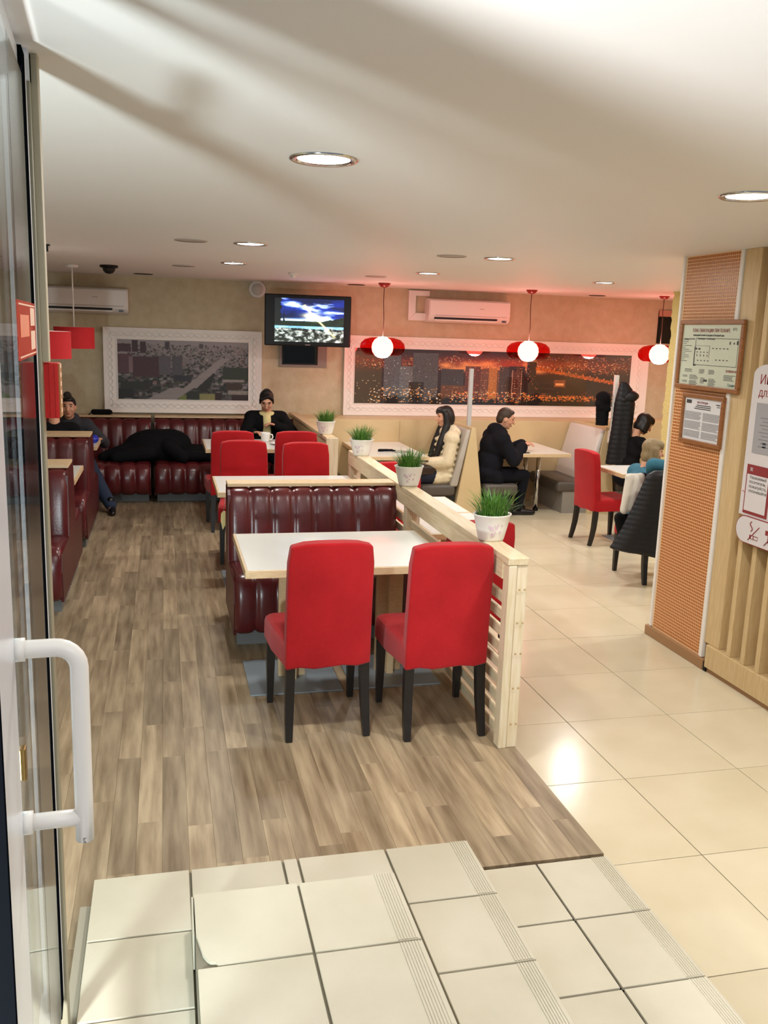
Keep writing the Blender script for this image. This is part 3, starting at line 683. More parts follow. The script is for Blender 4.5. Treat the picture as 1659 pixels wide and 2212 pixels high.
# wedge partitions with upholstered benches on both sides (right side)
def wedge_bench(x, y0, y1, label, zb=TZ, left=True, right=True, backm=m_greyback, posty=None, postm=m_post, postlabel=None, rback=None):
    t = empty('wedge_bench', (x, (y0+y1)/2, zb), 0, label, 'bench', 'back to back wedge benches'); h = 1.02; hy = (y1-y0)/2
    hexa('wedge', [(-0.19, -hy, 0), (0.17, -hy, 0), (0.17, hy, 0), (-0.19, hy, 0)], [(-0.022, -hy, h), (0.022, -hy, h), (0.022, hy, h), (-0.022, hy, h)], m_wain, t, 0.003)
    for s, on in ((-1, left), (1, right)):
        if not on: continue
        yi = -hy+(0.01 if s < 0 else 0.22)
        q0 = [(s*0.15, yi, 0.36), (s*0.24, yi, 0.36), (s*0.24, hy, 0.36), (s*0.15, hy, 0.36)]
        q1 = [(s*0.02, yi, h-0.02), (s*0.075, yi, h-0.03), (s*0.075, hy, h-0.03), (s*0.02, hy, h-0.02)]
        if s > 0: q0 = [q0[1], q0[0], q0[3], q0[2]]; q1 = [q1[1], q1[0], q1[3], q1[2]]
        hexa('back_pad', q0, q1, rback if (rback and s > 0) else backm, t, 0.02, 3, True)
        x0, x1 = sorted((s*0.17, s*0.58)); box('seat_pad', x0, x1, -hy+0.01, hy, 0.25, 0.385, m_grey, t, 0.04, 4, True)
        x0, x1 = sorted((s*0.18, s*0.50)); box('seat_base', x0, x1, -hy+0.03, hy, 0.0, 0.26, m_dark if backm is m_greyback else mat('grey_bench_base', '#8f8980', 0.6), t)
    return t
wedge_bench(3.31, 9.38, 10.42, 'beige wedge bench between the cream jacketed woman and the man')
wedge_bench(5.02, 9.55, 10.42, 'white backed wedge bench right of the man, coats hung on its post', backm=m_whiteback)
b = tag(box('coat_post', -0.022, 0.022, -0.022, 0.022, 0, 0.64, m_post, None, 0.004), 'plain grey coat post standing between the woman and the man', 'post'); b.location = (3.345, 9.66, 0.915)
b = tag(box('coat_post', -0.024, 0.024, -0.022, 0.022, 0, 0.66, m_white, None, 0.004), 'white coat post with black coats hung on it', 'post'); b.location = (5.03, 9.46, 0.87)
bp_ = box('post_foot', -0.04, 0.04, -0.03, 0.03, -0.12, 0.02, m_whiteback, b, 0.004)
# left bench of the first wall table: only its grey end shows behind the fence
t = empty('grey_bench', (1.80, 10.0, TZ), 0, 'grey bench end in shade left of the wall table with keys', 'bench')
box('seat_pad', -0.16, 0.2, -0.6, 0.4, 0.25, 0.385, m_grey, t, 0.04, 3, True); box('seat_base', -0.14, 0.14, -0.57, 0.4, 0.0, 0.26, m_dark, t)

# ================================================================== BACK WALL FITTINGS
def air_con(x0, x1, z0, z1, label, y=10.8):
    w, h = x1-x0, z1-z0; t = empty('air_conditioner', ((x0+x1)/2, YW, z0), 0, label, 'air conditioner', 'white wall air conditioners')
    P = sm([(0, 0.0), (0, h), (-0.17, h), (-0.205, h*0.85), (-0.21, h*0.25), (-0.16, 0.015)], 1)
    loft('body', [[Vector((xx, p.x*(1 if abs(xx) < w/2-0.001 else 0.97), p.y)) for p in P] for xx in (-w/2, -w/2+0.012, w/2-0.012, w/2)], m_whitegl, t, False)
    box('front_panel', -w/2+0.01, w/2-0.01, -0.214, -0.200, h*0.30, h*0.92, m_whitegl, t, 0.004)
    box('louver_slot', -w/2+0.07, w/2-0.17, -0.2075, -0.19, h*0.16, h*0.235, m_dark, t)
    box('flap', -w/2+0.07, w/2-0.17, -0.209, -0.185, h*0.09, h*0.15, m_whitegl, t, 0.003)
    box('seam_line', -w/2+0.08, w/2-0.05, -0.2155, -0.213, h*0.315, h*0.33, mat('seam_grey', '#9d918a', 0.5), t)
    box('display', w/2-0.10, w/2-0.05, -0.208, -0.19, h*0.10, h*0.17, mat('dark_display', '#4a4752', 0.3), t)
    box('badge', 0.12, 0.18, -0.2155, -0.213, h*0.62, h*0.64, mat('seam_grey', '', 0.5), t)
    return t
air_con(-1.40, -0.39, 2.02, 2.31, 'white air conditioner on the left wall above the red drum lamps')
air_con(3.155, 4.21, 2.06, 2.35, 'white air conditioner between the red pendants, lit pink')
t = empty('cable_duct', (2.98, YW, 2.08), 0, 'white L shaped cable duct left of the right air conditioner', 'duct')
hexa('duct_run', [(-0.045, -0.05, 0), (0.20, -0.05, 0), (0.20, 0, 0), (-0.045, 0, 0)], [(0.045, -0.05, 0.09), (0.20, -0.05, 0.09), (0.20, 0, 0.09), (0.045, 0, 0.09)], m_whitegl, t)
hexa('duct_run', [(-0.046, -0.052, 0.002), (-0.046, -0.052, 0.36), (-0.046, 0, 0.36), (-0.046, 0, 0.002)], [(0.044, -0.052, 0.092), (0.044, -0.052, 0.36), (0.044, 0, 0.36), (0.044, 0, 0.092)], m_whitegl, t)
box('duct_run', 0.044, 0.22, -0.05, 0, 0.30, 0.36, m_whitegl, t)
# artwork grids
def rect(a, x0, x1, y0, y1, c): a[max(0, int(y0)):int(y1), max(0, int(x0)):int(x1)] = c
def night_city(W=330, H=64):
    a = np.zeros((H, W, 3)); yy = np.linspace(0, 1, H)[:, None]; xx = np.linspace(0, 1, W)[None, :]
    base = np.array([0.15, 0.05, 0.03]); a[:] = base
    glow = np.exp(-((yy-0.78)/0.13)**2)*(0.45+0.55*np.exp(-((xx-0.55)/0.2)**2)); a += glow[..., None]*np.array([0.55, 0.22, 0.08])
    a += (RNG.rand(H, W, 1)-0.5)*0.05
    def dots(n, x0, x1, y0, y1, cs, br=1.0):
        for _ in range(n):
            x = int(RNG.uniform(x0, x1)*W); y = int(RNG.uniform(y0, y1)*H); c = np.array(cs[RNG.randint(len(cs))])*RNG.uniform(0.75, 1.1)*br
            a[y:y+1, x:x+RNG.randint(1, 3)] = np.minimum(1, c)
    warm = [(1, 0.75, 0.4), (1, 0.55, 0.2), (1, 0.9, 0.7), (0.9, 0.4, 0.2)]
    for _ in range(70):
        cx, cy = RNG.rand(), RNG.uniform(0.66, 0.86); sp = RNG.uniform(0.008, 0.03); br = RNG.uniform(0.45, 1.1)
        for _k in range(RNG.randint(4, 16)):
            x, y = cx+RNG.randn()*sp, cy+RNG.randn()*0.025
            if 0 <= x < 1 and 0 < y < 0.97: a[int(y*H), int(x*W)] = np.minimum(1, np.array(warm[RNG.randint(4)])*br)
    dots(160, 0, 1, 0.62, 0.9, warm, 0.7); dots(120, 0.62, 1, 0.86, 0.95, [(0.6, 0.4, 0.6), (1, 0.6, 0.4)], 0.7)
    for _ in range(16):
        x = RNG.uniform(0.3, 0.72); y = RNG.uniform(0.62, 0.8); wv = RNG.uniform(0.01, 0.03)
        m = np.exp(-((xx-x)/wv)**2-((yy-y)/0.05)**2); a[:] = a*(1-m[..., None]*0.8)+m[..., None]*0.8*np.array([1, 0.72, 0.42])
    # towers: x0, x1, height, colour, window colour, density
    B = [(0.0, 0.09, 0.58, (0.10, 0.06, 0.05), (1, 0.9, 0.7), 0.12), (0.10, 0.16, 0.9, (0.36, 0.38, 0.39), (0.9, 0.95, 1), 0.12), (0.155, 0.2, 0.7, (0.42, 0.45, 0.46), (1, 1, 0.95), 0.2),
         (0.2, 0.29, 0.95, (0.33, 0.33, 0.33), (0.8, 0.8, 0.8), 0.05), (0.19, 0.24, 0.42, (0.14, 0.09, 0.07), (1, 0.8, 0.4), 0.25), (0.30, 0.38, 0.66, (0.24, 0.24, 0.24), (0.7, 0.75, 0.8), 0.06),
         (0.30, 0.40, 0.36, (0.42, 0.26, 0.14), (1, 0.8, 0.5), 0.35), (0.385, 0.44, 0.72, (0.40, 0.22, 0.16), (1, 0.6, 0.45), 0.35), (0.44, 0.515, 0.66, (0.45, 0.30, 0.22), (1, 0.75, 0.5), 0.25),
         (0.47, 0.50, 0.7, (0.75, 0.5, 0.22), (1, 0.85, 0.5), 0.3), (0.51, 0.545, 0.72, (0.30, 0.26, 0.24), (0.9, 0.6, 0.4), 0.1), (0.545, 0.60, 0.74, (0.22, 0.13, 0.11), (1, 0.65, 0.45), 0.12),
         (0.555, 0.59, 0.66, (0.34, 0.15, 0.11), (1, 0.86, 0.7), 0.5), (0.61, 0.645, 0.84, (0.16, 0.08, 0.07), (1, 0.5, 0.3), 0.15), (0.64, 0.70, 0.44, (0.14, 0.08, 0.07), (1, 0.6, 0.3), 0.08), (0.80, 0.84, 0.42, (0.13, 0.07, 0.06), (1, 0.8, 0.6), 0.06)]
    for x0, x1, h, c, wc, dn_ in B:
        X0, X1, Hh = int(x0*W), int(x1*W), int(h*H); a[:Hh, X0:X1] = np.array(c)*(0.85+0.3*RNG.rand(Hh, X1-X0, 1))
        for y in range(2, Hh-1, 3):
            for x in range(X0+1, X1-1, 2):
                if RNG.rand() < dn_: a[y, x] = np.array(wc)*RNG.uniform(0.6, 1)
    for _ in range(18):
        x0 = RNG.uniform(0.63, 0.96); wd_ = RNG.uniform(0.012, 0.035); h = RNG.uniform(0.2, 0.42); X0, X1, Hh = int(x0*W), int((x0+wd_)*W)+2, int(h*H); a[:Hh, X0:X1] = np.array((0.13, 0.06, 0.045))*RNG.uniform(0.6, 1.5)
        for y in range(2, Hh-1, 2):
            for x in range(X0+1, min(X1, W)-1, 2):
                if RNG.rand() < 0.16: a[y, x] = np.array((1, 0.55, 0.3))*RNG.uniform(0.4, 1)
    X0 = int(0.555*W)
    for y in range(3, int(0.66*H), 2): a[y, X0] = a[y, X0+11] = (1, 0.85, 0.7)
    a[:int(0.14*H), :] *= 0.6
    for _ in range(26):
        x = int(RNG.rand()*W); hh = int(H*RNG.uniform(0.04, 0.15)); a[:hh, x:x+RNG.randint(6, 16)] = np.array([0.06, 0.035, 0.03])
    dots(160, 0.05, 0.30, 0.02, 0.3, [(1, 0.95, 0.85), (1, 0.7, 0.3)]); dots(220, 0.33, 0.62, 0.05, 0.25, warm)
    dots(260, 0.60, 0.95, 0.10, 0.2, [(1, 0.5, 0.15), (1, 0.7, 0.35)], 0.9)
    for x in range(int(0.64*W), W):                        # the lit avenue climbing away
        f = (x/W-0.64)/0.36; y = int(H*(0.70-0.30*f)); 
        for k in range(-1, 3):
            if 0 <= y+k < H: a[y+k, x] = np.array((1, 0.52, 0.14))*RNG.uniform(0.45, 1.0)
        if x % 9 == 0 and y+5 < H: a[y+3:y+5, x] = (1, 0.65, 0.3)
    for x in range(int(0.66*W), int(0.86*W)):
        y = int(H*0.17); a[y, x] = (1, 0.6, 0.2) if RNG.rand() < 0.7 else a[y, x]
    rect(a, 0.715*W, 0.755*W, 0.36*H, 0.5*H, (0.55, 0.3, 0.15)); rect(a, 0.72*W, 0.75*W, 0.4*H, 0.44*H, (1, 0.75, 0.45))
    return np.clip(a, 0, 1)
def day_city(W=230, H=100):
    a = np.zeros((H, W, 3)); yy = np.linspace(0, 1, H)[:, None]; xx = np.linspace(0, 1, W)[None, :]
    g = 0.30+0.30*yy; a[:] = np.stack([g+0*xx, g*0.95+0*xx, g*0.96+0*xx], -1); a[int(0.93*H):] = (0.62, 0.59, 0.60)
    for _ in range(1500):
        y = RNG.rand()*0.93; s = 0.006+0.040*(1-y)**2; x = RNG.rand(); k = RNG.choice([0.12, 0.2, 0.3, 0.45, 0.62])*(0.8+0.3*y)
        c = np.array([k, k*0.96, k*0.96])
        if RNG.rand() < 0.22: c = np.array([0.13, 0.17, 0.11])*(0.7+0.8*RNG.rand())
        if RNG.rand() < 0.10: c = np.array([k, k*0.72, k*0.72])
        rect(a, x*W, (x+s)*W+1, y*H, (y+s*RNG.uniform(0.5, 1.3))*H+1, c)
    def blk(x0, x1, y0, y1, c, n=0.10):
        X0, X1, Y0, Y1 = int(x0*W), int(x1*W), int(y0*H), int(y1*H); a[Y0:Y1, X0:X1] = np.array(c)*(1-n+2*n*RNG.rand(Y1-Y0, X1-X0, 1))
    for q in ((0.0, 0.10, 0.80, 0.93, (0.30, 0.19, 0.23)), (0.11, 0.155, 0.80, 0.99, (0.24, 0.15, 0.19)), (0.17, 0.215, 0.78, 0.97, (0.24, 0.15, 0.19)), (0.36, 0.395, 0.86, 0.98, (0.26, 0.23, 0.25)), (0.62, 0.65, 0.88, 0.96, (0.34, 0.31, 0.32)),
              (0.0, 0.11, 0.44, 0.76, (0.36, 0.23, 0.27)), (0.0, 0.07, 0.76, 0.79, (0.62, 0.58, 0.58)), (0.085, 0.115, 0.45, 0.72, (0.52, 0.42, 0.44)), (0.115, 0.31, 0.38, 0.72, (0.28, 0.15, 0.19)), (0.31, 0.40, 0.42, 0.74, (0.36, 0.34, 0.37)), (0.41, 0.49, 0.42, 0.74, (0.31, 0.30, 0.33)),
              (0.0, 0.12, 0.02, 0.17, (0.06, 0.05, 0.05)), (0.02, 0.24, 0.17, 0.30, (0.13, 0.14, 0.10)), (0.42, 0.56, 0.32, 0.42, (0.15, 0.15, 0.19)), (0.80, 1.0, 0.36, 0.58, (0.15, 0.20, 0.14)), (0.80, 0.97, 0.32, 0.36, (0.60, 0.57, 0.55)), (0.83, 0.95, 0.19, 0.30, (0.24, 0.16, 0.12)),
              (0.84, 1.0, 0.10, 0.17, (0.58, 0.55, 0.52)), (0.87, 1.0, 0.0, 0.10, (0.20, 0.12, 0.10)), (0.74, 0.79, 0.0, 0.13, (0.14, 0.05, 0.06)), (0.62, 0.74, 0.0, 0.11, (0.55, 0.54, 0.34)), (0.46, 0.52, 0.0, 0.08, (0.42, 0.48, 0.22)), (0.52, 0.62, 0.02, 0.15, (0.12, 0.14, 0.10))): blk(*q)
    for y in range(H):
        f = y/H
        if f < 0.20: x, wd_ = 0.22+0.9*f, 0.22-0.2*f
        elif f < 0.72: x, wd_ = 0.50+0.55*(f-0.2), 0.10-0.05*(f-0.2)
        else: continue
        rect(a, x*W, (x+wd_)*W, y, y+1, np.array([0.60, 0.57, 0.57])*RNG.uniform(0.94, 1.0))
        if 0.16 < f < 0.46: rect(a, (x+wd_)*W, (x+wd_+0.10*(0.5-f)/0.3)*W, y, y+1, np.array([0.10, 0.11, 0.08]))
    b_ = a.copy(); b_[1:-1, 1:-1] = (a[1:-1, 1:-1]*4+a[:-2, 1:-1]+a[2:, 1:-1]+a[1:-1, :-2]+a[1:-1, 2:])/8
    return np.clip(b_*0.95, 0, 1)
def tv_image(W=150, H=104):
    RNG.seed(5)
    a = np.zeros((H, W, 3)); yy = np.linspace(0, 1, H)[:, None]+np.zeros((1, W)); xx = np.linspace(0, 1, W)[None, :]+np.zeros((H, 1))
    def fbm(sx, sy):
        o = np.zeros((H, W)); amp = 1
        for k in range(4):
            g = RNG.rand(int(sy*2**k)+2, int(sx*2**k)+2); Y = yy*(g.shape[0]-1.001); X = xx*(g.shape[1]-1.001); i = Y.astype(int); j = X.astype(int); fy = Y-i; fx = X-j
            o += amp*((g[i, j]*(1-fx)+g[i, j+1]*fx)*(1-fy)+(g[i+1, j]*(1-fx)+g[i+1, j+1]*fx)*fy); amp *= 0.55
        return (o-o.min())/(o.max()-o.min())
    n = fbm(3, 9); sky = np.array([0.03, 0.12, 0.45]); cl = np.clip((n-0.56)*3.2, 0, 1)[..., None]; a[:] = sky*(0.3+1.1*n[..., None])*(1-cl)+np.array([0.82, 0.9, 1.0])*cl
    dk = np.clip((fbm(3, 7)-0.5)*4, 0, 1)[..., None]; a = a*(1-dk*0.75)+np.array([0.02, 0.05, 0.13])*dk*0.75
    hz = np.exp(-((yy-0.5)/0.035)**2)*0.9; a = a*(1-hz[..., None])+np.array([0.75, 0.9, 1.0])*hz[..., None]
    tr = 0.47+0.02*fbm(30, 2)+0.11*np.clip((xx-0.68)/0.3, 0, 1)*(0.8+0.2*fbm(30, 2)); f = (yy < tr) & (yy > 0.36); a[f] = (np.array([0.03, 0.09, 0.05])*(0.4+fbm(20, 12)[..., None]))[f]
    lake = (yy <= 0.36) & (yy > 0.29); a[lake] = (np.array([0.45, 0.68, 0.85])*(0.5+0.6*fbm(8, 14)[..., None]))[lake]
    gr = yy <= 0.29+0.04*fbm(10, 2); q = np.clip((fbm(24, 20)-0.35)*2.2, 0, 1)[..., None]; gcol = np.array([0.05, 0.07, 0.05])*(1-q)+np.array([0.75, 0.80, 0.78])*q; a[gr] = gcol[gr]
    lt = (xx < 0.07+0.05*fbm(2, 26)) & (yy > 0.4); a[lt] = (0.02, 0.04, 0.04)
    t2 = np.abs(xx-0.13) < 0.04*(0.78-yy); a[t2 & (yy > 0.45) & (yy < 0.78)] = (0.01, 0.03, 0.03)
    for cx, cy, r in ((0.52, 0.615, 0.085), (0.60, 0.545, 0.08)):
        m = np.exp(-(((xx-cx)/(r*1.3))**2+((yy-cy)/(r*0.7))**2))[..., None]; a = a*(1-m)+np.array([1, 0.96, 0.75])*m
    for (x0, y0, x1, y1, wd_) in ((0.42, 0.86, 0.55, 0.62, 0.02), (0.60, 0.54, 0.88, 0.12, 0.016)):
        d = abs((x1-x0)*(yy-y0)-(y1-y0)*(xx-x0))/math.hypot(x1-x0, y1-y0); tt = ((xx-x0)*(x1-x0)+(yy-y0)*(y1-y0))/((x1-x0)**2+(y1-y0)**2)
        m = (np.exp(-(d/wd_)**2)*((tt > 0) & (tt < 1))*(1-0.4*np.clip(tt, 0, 1)))[..., None]; a = a*(1-m)+np.array([1, 0.88, 0.6])*m
    return np.clip(a, 0, 1)
m_art = mat('city_print', '#808080', 0.5, attr='Col'); m_tv = mat('tv_picture', '#000000', 0.4, attr='Col', emit='#ffffff', estr=2.2)
def picture(name, x0, x1, z0, z1, ix0, ix1, iz0, iz1, img, label, glazed=True):
    t = empty(name, (x0, YW, z0), 0, label, 'picture'); W_, H_ = x1-x0, z1-z0; a, b, c, d = ix0-x0, ix1-x0, iz0-z0, iz1-z0
    for q in (((0, 0), (W_, 0), (b, c), (a, c)), ((W_, 0), (W_, H_), (b, d), (b, c)), ((W_, H_), (0, H_), (a, d), (b, d)), ((0, H_), (0, 0), (a, c), (a, d))):
        v = [(x, -0.075 if k < 2 else -0.055, z) for k, (x, z) in enumerate(q)]+[(x, -0.001, z) for x, z in q]
        mesh_obj('frame_side', v, [(0, 1, 2, 3), (7, 6, 5, 4), (0, 4, 5, 1), (1, 5, 6, 2), (2, 6, 7, 3), (3, 7, 4, 0)], m_white, t)
    V = []; Fc = []
    def wave(p, q):                                       # raised scroll ornament along the moulding
        p = Vector(p); q = Vector(q); L = (q-p).length; n_ = max(8, int(L/0.02)); dr_ = (q-p)/L; pr = Vector((-dr_.z, 0, dr_.x))
        for sgn in (1, -1):
            pts = [p+dr_*(L*k/n_)+pr*(0.026*sgn*math.sin(2*PI*L*k/n_/0.16)) for k in range(n_+1)]
            vv, ff = sweep(pts, 0.0055, 5); b0 = len(V); V.extend(vv); Fc.extend([tuple(i+b0 for i in f) for f in ff])
    ym = -0.066; wave((a/2, ym, c/2), (W_-(W_-b)/2, ym, c/2)); wave((a/2, ym, H_-(H_-d)/2), (W_-(W_-b)/2, ym, H_-(H_-d)/2)); wave((a/2, ym, c/2), (a/2, ym, H_-(H_-d)/2)); wave((W_-(W_-b)/2, ym, c/2), (W_-(W_-b)/2, ym, H_-(H_-d)/2))
    mesh_obj('frame_ornament', V, Fc, m_white, t, True)
    for s in ((a-0.008, b+0.008, c-0.012, c), (a-0.008, b+0.008, d, d+0.012), (a-0.012, a, c, d), (b, b+0.012, c, d)): box('frame_bead', s[0], s[1], -0.064, -0.045, s[2], s[3], m_white, t, 0.003)
    o = print_mesh('print', img, b-a, d-c, m_art, t); o.location = (a, -0.048, c)
    if glazed: box('glass', a, b, -0.0535, -0.051, c, d, m_pglass, t)
    return t
picture('night_city_picture', 2.14, 6.26, 0.903, 1.875, 2.275, 6.01, 1.05, 1.728, night_city(), 'long framed night city panorama with orange lights on the right')
picture('day_city_picture', -0.68, 1.135, 0.905, 1.88, -0.525, 0.975, 1.06, 1.745, day_city(), 'framed grey daytime city view on the left wall', False)
# television
t = empty('television', (1.605, 10.42, 1.735), math.radians(-5), 'black wall television showing a sunset over a lake', 'television')
tw, th_ = 0.985, 0.575
box('bezel', -tw/2, tw/2, -0.03, 0.03, 0.0, th_, m_black, t, 0.012, 3); box('back_shell', -tw/2+0.1, tw/2-0.1, 0.02, 0.10, 0.07, th_-0.07, m_black, t, 0.02)
o = print_mesh('screen', tv_image(), tw*0.80, th_*0.84, m_tv, t); o.location = (-tw*0.385, -0.0325, th_*0.085)
box('badge', -0.03, 0.03, -0.0315, -0.029, 0.012, 0.020, m_inkg, t); box('wall_arm', -0.05, 0.05, 0.10, 0.56, 0.22, 0.34, m_black, t, 0.01)
t = empty('wall_speaker', (1.08, YW, 2.37), 0, 'round white wall speaker beside the television corner', 'speaker')
o = lathe('housing', [(0.001, 0.05), (0.085, 0.05), (0.10, 0.035), (0.10, 0.0)], m_whitegl, t, 28); o.rotation_euler = (PI/2, 0, 0)
o = lathe('grille', [(0.001, 0.056), (0.07, 0.053), (0.07, 0.05)], mat('speaker_grey', '#cfc9c0', 0.7), t, 28); o.rotation_euler = (PI/2, 0, 0)
# red pendants with opal globes
def pendant():
    t = empty('red_pendant', (0, 0, 1.757), 0, 'x', 'pendant lamp', 'red pendant lamps with white globes')
    lathe('shade', [(0.06, 0.108), (0.13, 0.105), (0.20, 0.085), (0.243, 0.045), (0.255, 0.0), (0.245, -0.045), (0.215, -0.075), (0.185, -0.088)], m_redsh, t, 48)
    lathe('globe', [(0.001, 0.118), (0.05, 0.11), (0.09, 0.083), (0.115, 0.04), (0.122, -0.005), (0.113, -0.05), (0.088, -0.088), (0.05, -0.113), (0.001, -0.122)], m_globe, t, 32)
    tube('cable', [(0, 0, 0.11), (0.006, 0, 0.3), (-0.004, 0, 0.5), (0, 0, CEIL-1.757-0.03)], 0.0045, mat('cable', '#5c2a20', 0.6), t, 6)
    lathe('canopy', [(0.02, CEIL-1.757-0.05), (0.045, CEIL-1.757-0.04), (0.066, CEIL-1.757-0.012), (0.07, CEIL-1.757)], m_canopy, t, 24, close=True)
    return t
q = pendant(); q.location = (2.392, 10.0, 1.757); q['label'] = 'red pendant with white globe nearest the television'
dup(q, (4.15, 10.0, 1.762), 0, 'red pendant with white globe above the man in black coat'); dup(q, (5.86, 10.0, 1.770), 0, 'red pendant with white globe cut off by the yellow column')
# red drum shades at the left
def drum(loc, label, zr):
    t = empty('drum_lamp', loc, 0, label, 'pendant lamp', 'red drum lamps over the left booths'); h = 0.205
    lathe('shade', [(0.19, 0), (0.19, h)], m_drum, t, 40); lathe('lining', [(0.187, h), (0.187, 0.0)], m_drumin, t, 40)
    lathe('rim', [(0.187, h), (0.1915, h), (0.1915, h-0.008)], m_drum, t, 40)
    tube('rod', [(0, 0, h*0.4), (0, 0, CEIL-loc[2])], 0.007, m_white, t, 8)
    for k in range(3): tube('spider', [(0, 0, h-0.02), (0.187*math.cos(2.1*k), 0.187*math.sin(2.1*k), h-0.02)], 0.003, m_white, t, 5)
    lathe('bulb', [(0.001, h*0.2), (0.03, h*0.3), (0.035, h*0.5), (0.015, h*0.7)], m_cup, t, 12)
    lathe('canopy', [(0.06, CEIL-loc[2]), (0.06, CEIL-loc[2]-0.02), (0.02, CEIL-loc[2]-0.03)], m_white, t, 20, close=True)
    return t
drum((-0.852, 9.4, 1.668), 'farther red drum lamp below the left air conditioner', 0); drum((-0.885, 7.4, 1.640), 'nearer red drum lamp partly behind the door jamb', 0)
lamp('drum_lamp_bulb', 'POINT', (-0.885, 7.4, 1.76), 2.2, (1.0, 0.85, 0.8), 0.04)

# ================================================================== WALL SIGNS ON THE RIGHT (face -x)
def face_mx(x, y, z): return Matrix(((0, 0, -1, x), (-1, 0, 0, y), (0, 1, 0, z), (0, 0, 0, 1)))   # text: local x -> -y, local y -> z
def ybar(bm, x, y0, y1, z0, z1): bm_box(bm, x-0.0006, x, min(y0, y1), max(y0, y1), z0, z1)
def sign_frame(t, w, h, fw, sheet, x=-0.0):
    """picture frame whose sheet faces -x; local y runs from 0 (right) to w (left), z 0..h"""
    box('frame', -0.022, 0.0, 0, w, 0, fw, m_brown, t, 0.004); box('frame', -0.022, 0.0, 0, w, h-fw, h, m_brown, t, 0.004)
    box('frame', -0.021, 0.0, 0, fw, fw, h-fw, m_brown, t, 0.004); box('frame', -0.021, 0.0, w-fw, w, fw, h-fw, m_brown, t, 0.004)
    return box('sheet', -0.010, -0.002, fw, w-fw, fw, h-fw, sheet, t)
w_, h_ = 0.672, 0.43
t = empty('evacuation_plan', (3.272, 4.652, 1.630), 0, 'brown framed pale green fire evacuation plan on the orange pillar', 'sign')
sh = sign_frame(t, w_, h_, 0.028, m_plan); X = -0.0108
text('plan_title', 'ПЛАН ЭВАКУАЦИИ ПРИ ПОЖАРЕ', 0.029, face_mx(X, w_-0.135, h_-0.066), m_inkr, sh, sx=0.83)
text('plan_subtitle', 'помещений летней площадки «Обжорный ряд»', 0.016, face_mx(X, w_-0.145, h_-0.094), m_ink, sh, sx=0.9)
text('plan_subtitle', '(помещение 1 экземпляра)', 0.014, face_mx(X, w_-0.20, h_-0.115), m_ink, sh)
text('plan_note', 'УСЛОВНЫЕ ОБОЗНАЧЕНИЯ', 0.009, face_mx(X, w_-0.045, h_-0.118), m_ink, sh)
text('plan_warning', 'ВНИМАНИЕ!', 0.021, face_mx(X, 0.145, 0.126), m_inkr, sh)
text('plan_logo', 'Гранит', 0.024, face_mx(X, 0.115, 0.046), mat('teal_ink', '#3c5a66', 0.6), sh)
text('plan_logo', 'ЕГС', 0.022, face_mx(X, 0.115, h_-0.058), m_ink, sh)
bm = bmesh.new(); rg = random.Random(9)
def pl_(u0, u1, v0, v1): ybar(bm, X, w_-u0*w_, w_-u1*w_, v0*h_, v1*h_)
for u0, u1, v0, v1 in ((0.27, 0.93, 0.735, 0.741), (0.29, 0.93, 0.355, 0.361), (0.27, 0.274, 0.36, 0.74), (0.925, 0.928, 0.36, 0.74), (0.27, 0.50, 0.63, 0.633), (0.50, 0.503, 0.46, 0.63), (0.26, 0.30, 0.34, 0.365), (0.26, 0.265, 0.36, 0.62)): pl_(u0, u1, v0, v1)
for k in range(5): pl_(0.545+0.055*k, 0.57+0.055*k, 0.595, 0.607)
for k in range(4): pl_(0.61+0.055*k, 0.632+0.055*k, 0.435, 0.447)
for k in range(4):
    pl_(0.30+0.055*k, 0.318+0.055*k, 0.535, 0.548); pl_(0.305+0.055*k, 0.313+0.055*k, 0.48, 0.51); pl_(0.32+0.055*k, 0.34+0.055*k, 0.415, 0.428)
for k in range(2): pl_(0.275+0.05*k, 0.305+0.05*k, 0.575, 0.60)
for k in range(12): pl_(0.075, 0.10+rg.random()*0.13, 0.71-0.028*k, 0.716-0.028*k); pl_(0.06, 0.066, 0.71-0.028*k, 0.717-0.028*k)
for u, v, n_, L in ((0.13, 0.285, 3, 0.13), (0.10, 0.19, 2, 0.10), (0.22, 0.20, 4, 0.14), (0.37, 0.29, 4, 0.09), (0.52, 0.29, 4, 0.10), (0.10, 0.115, 2, 0.10), (0.22, 0.12, 4, 0.14), (0.40, 0.17, 5, 0.07), (0.53, 0.165, 7, 0.12), (0.76, 0.235, 5, 0.17)):
    for k in range(n_): pl_(u, u+L*(0.75+0.3*rg.random()), v-0.017*k, v-0.017*k+0.006)
pl_(0.455, 0.51, 0.125, 0.155); pl_(0.905, 0.93, 0.66, 0.71); pl_(0.80, 0.815, 0.66, 0.70); pl_(0.86, 0.875, 0.665, 0.69)
stuff(bm_obj('plan_lines', bm, m_ink, sh))
w2, h2 = 0.452, 0.315
t = empty('notice_frame', (3.272, 4.77, 1.288), 0, 'smaller brown framed white notice below the evacuation plan', 'sign'); sh = sign_frame(t, w2, h2, 0.026, m_paper)
text('notice_title', 'ИНСТРУКЦИЯ', 0.017, face_mx(X, 0.29, h2-0.052), m_inkr, sh)
bm = bmesh.new()
for k in range(3): ybar(bm, X, w2-0.16+0.012*k, 0.14-0.0*k, h2-0.071-0.011*k, h2-0.066-0.011*k)
ybar(bm, X, w2-0.045, w2-0.10, h2-0.062, h2-0.040); ybar(bm, X, 0.045, 0.085, h2-0.056, h2-0.05); ybar(bm, X, 0.04, 0.075, h2-0.068, h2-0.064)
stuff(bm_obj('notice_heading', bm, m_ink, sh)); bm = bmesh.new()
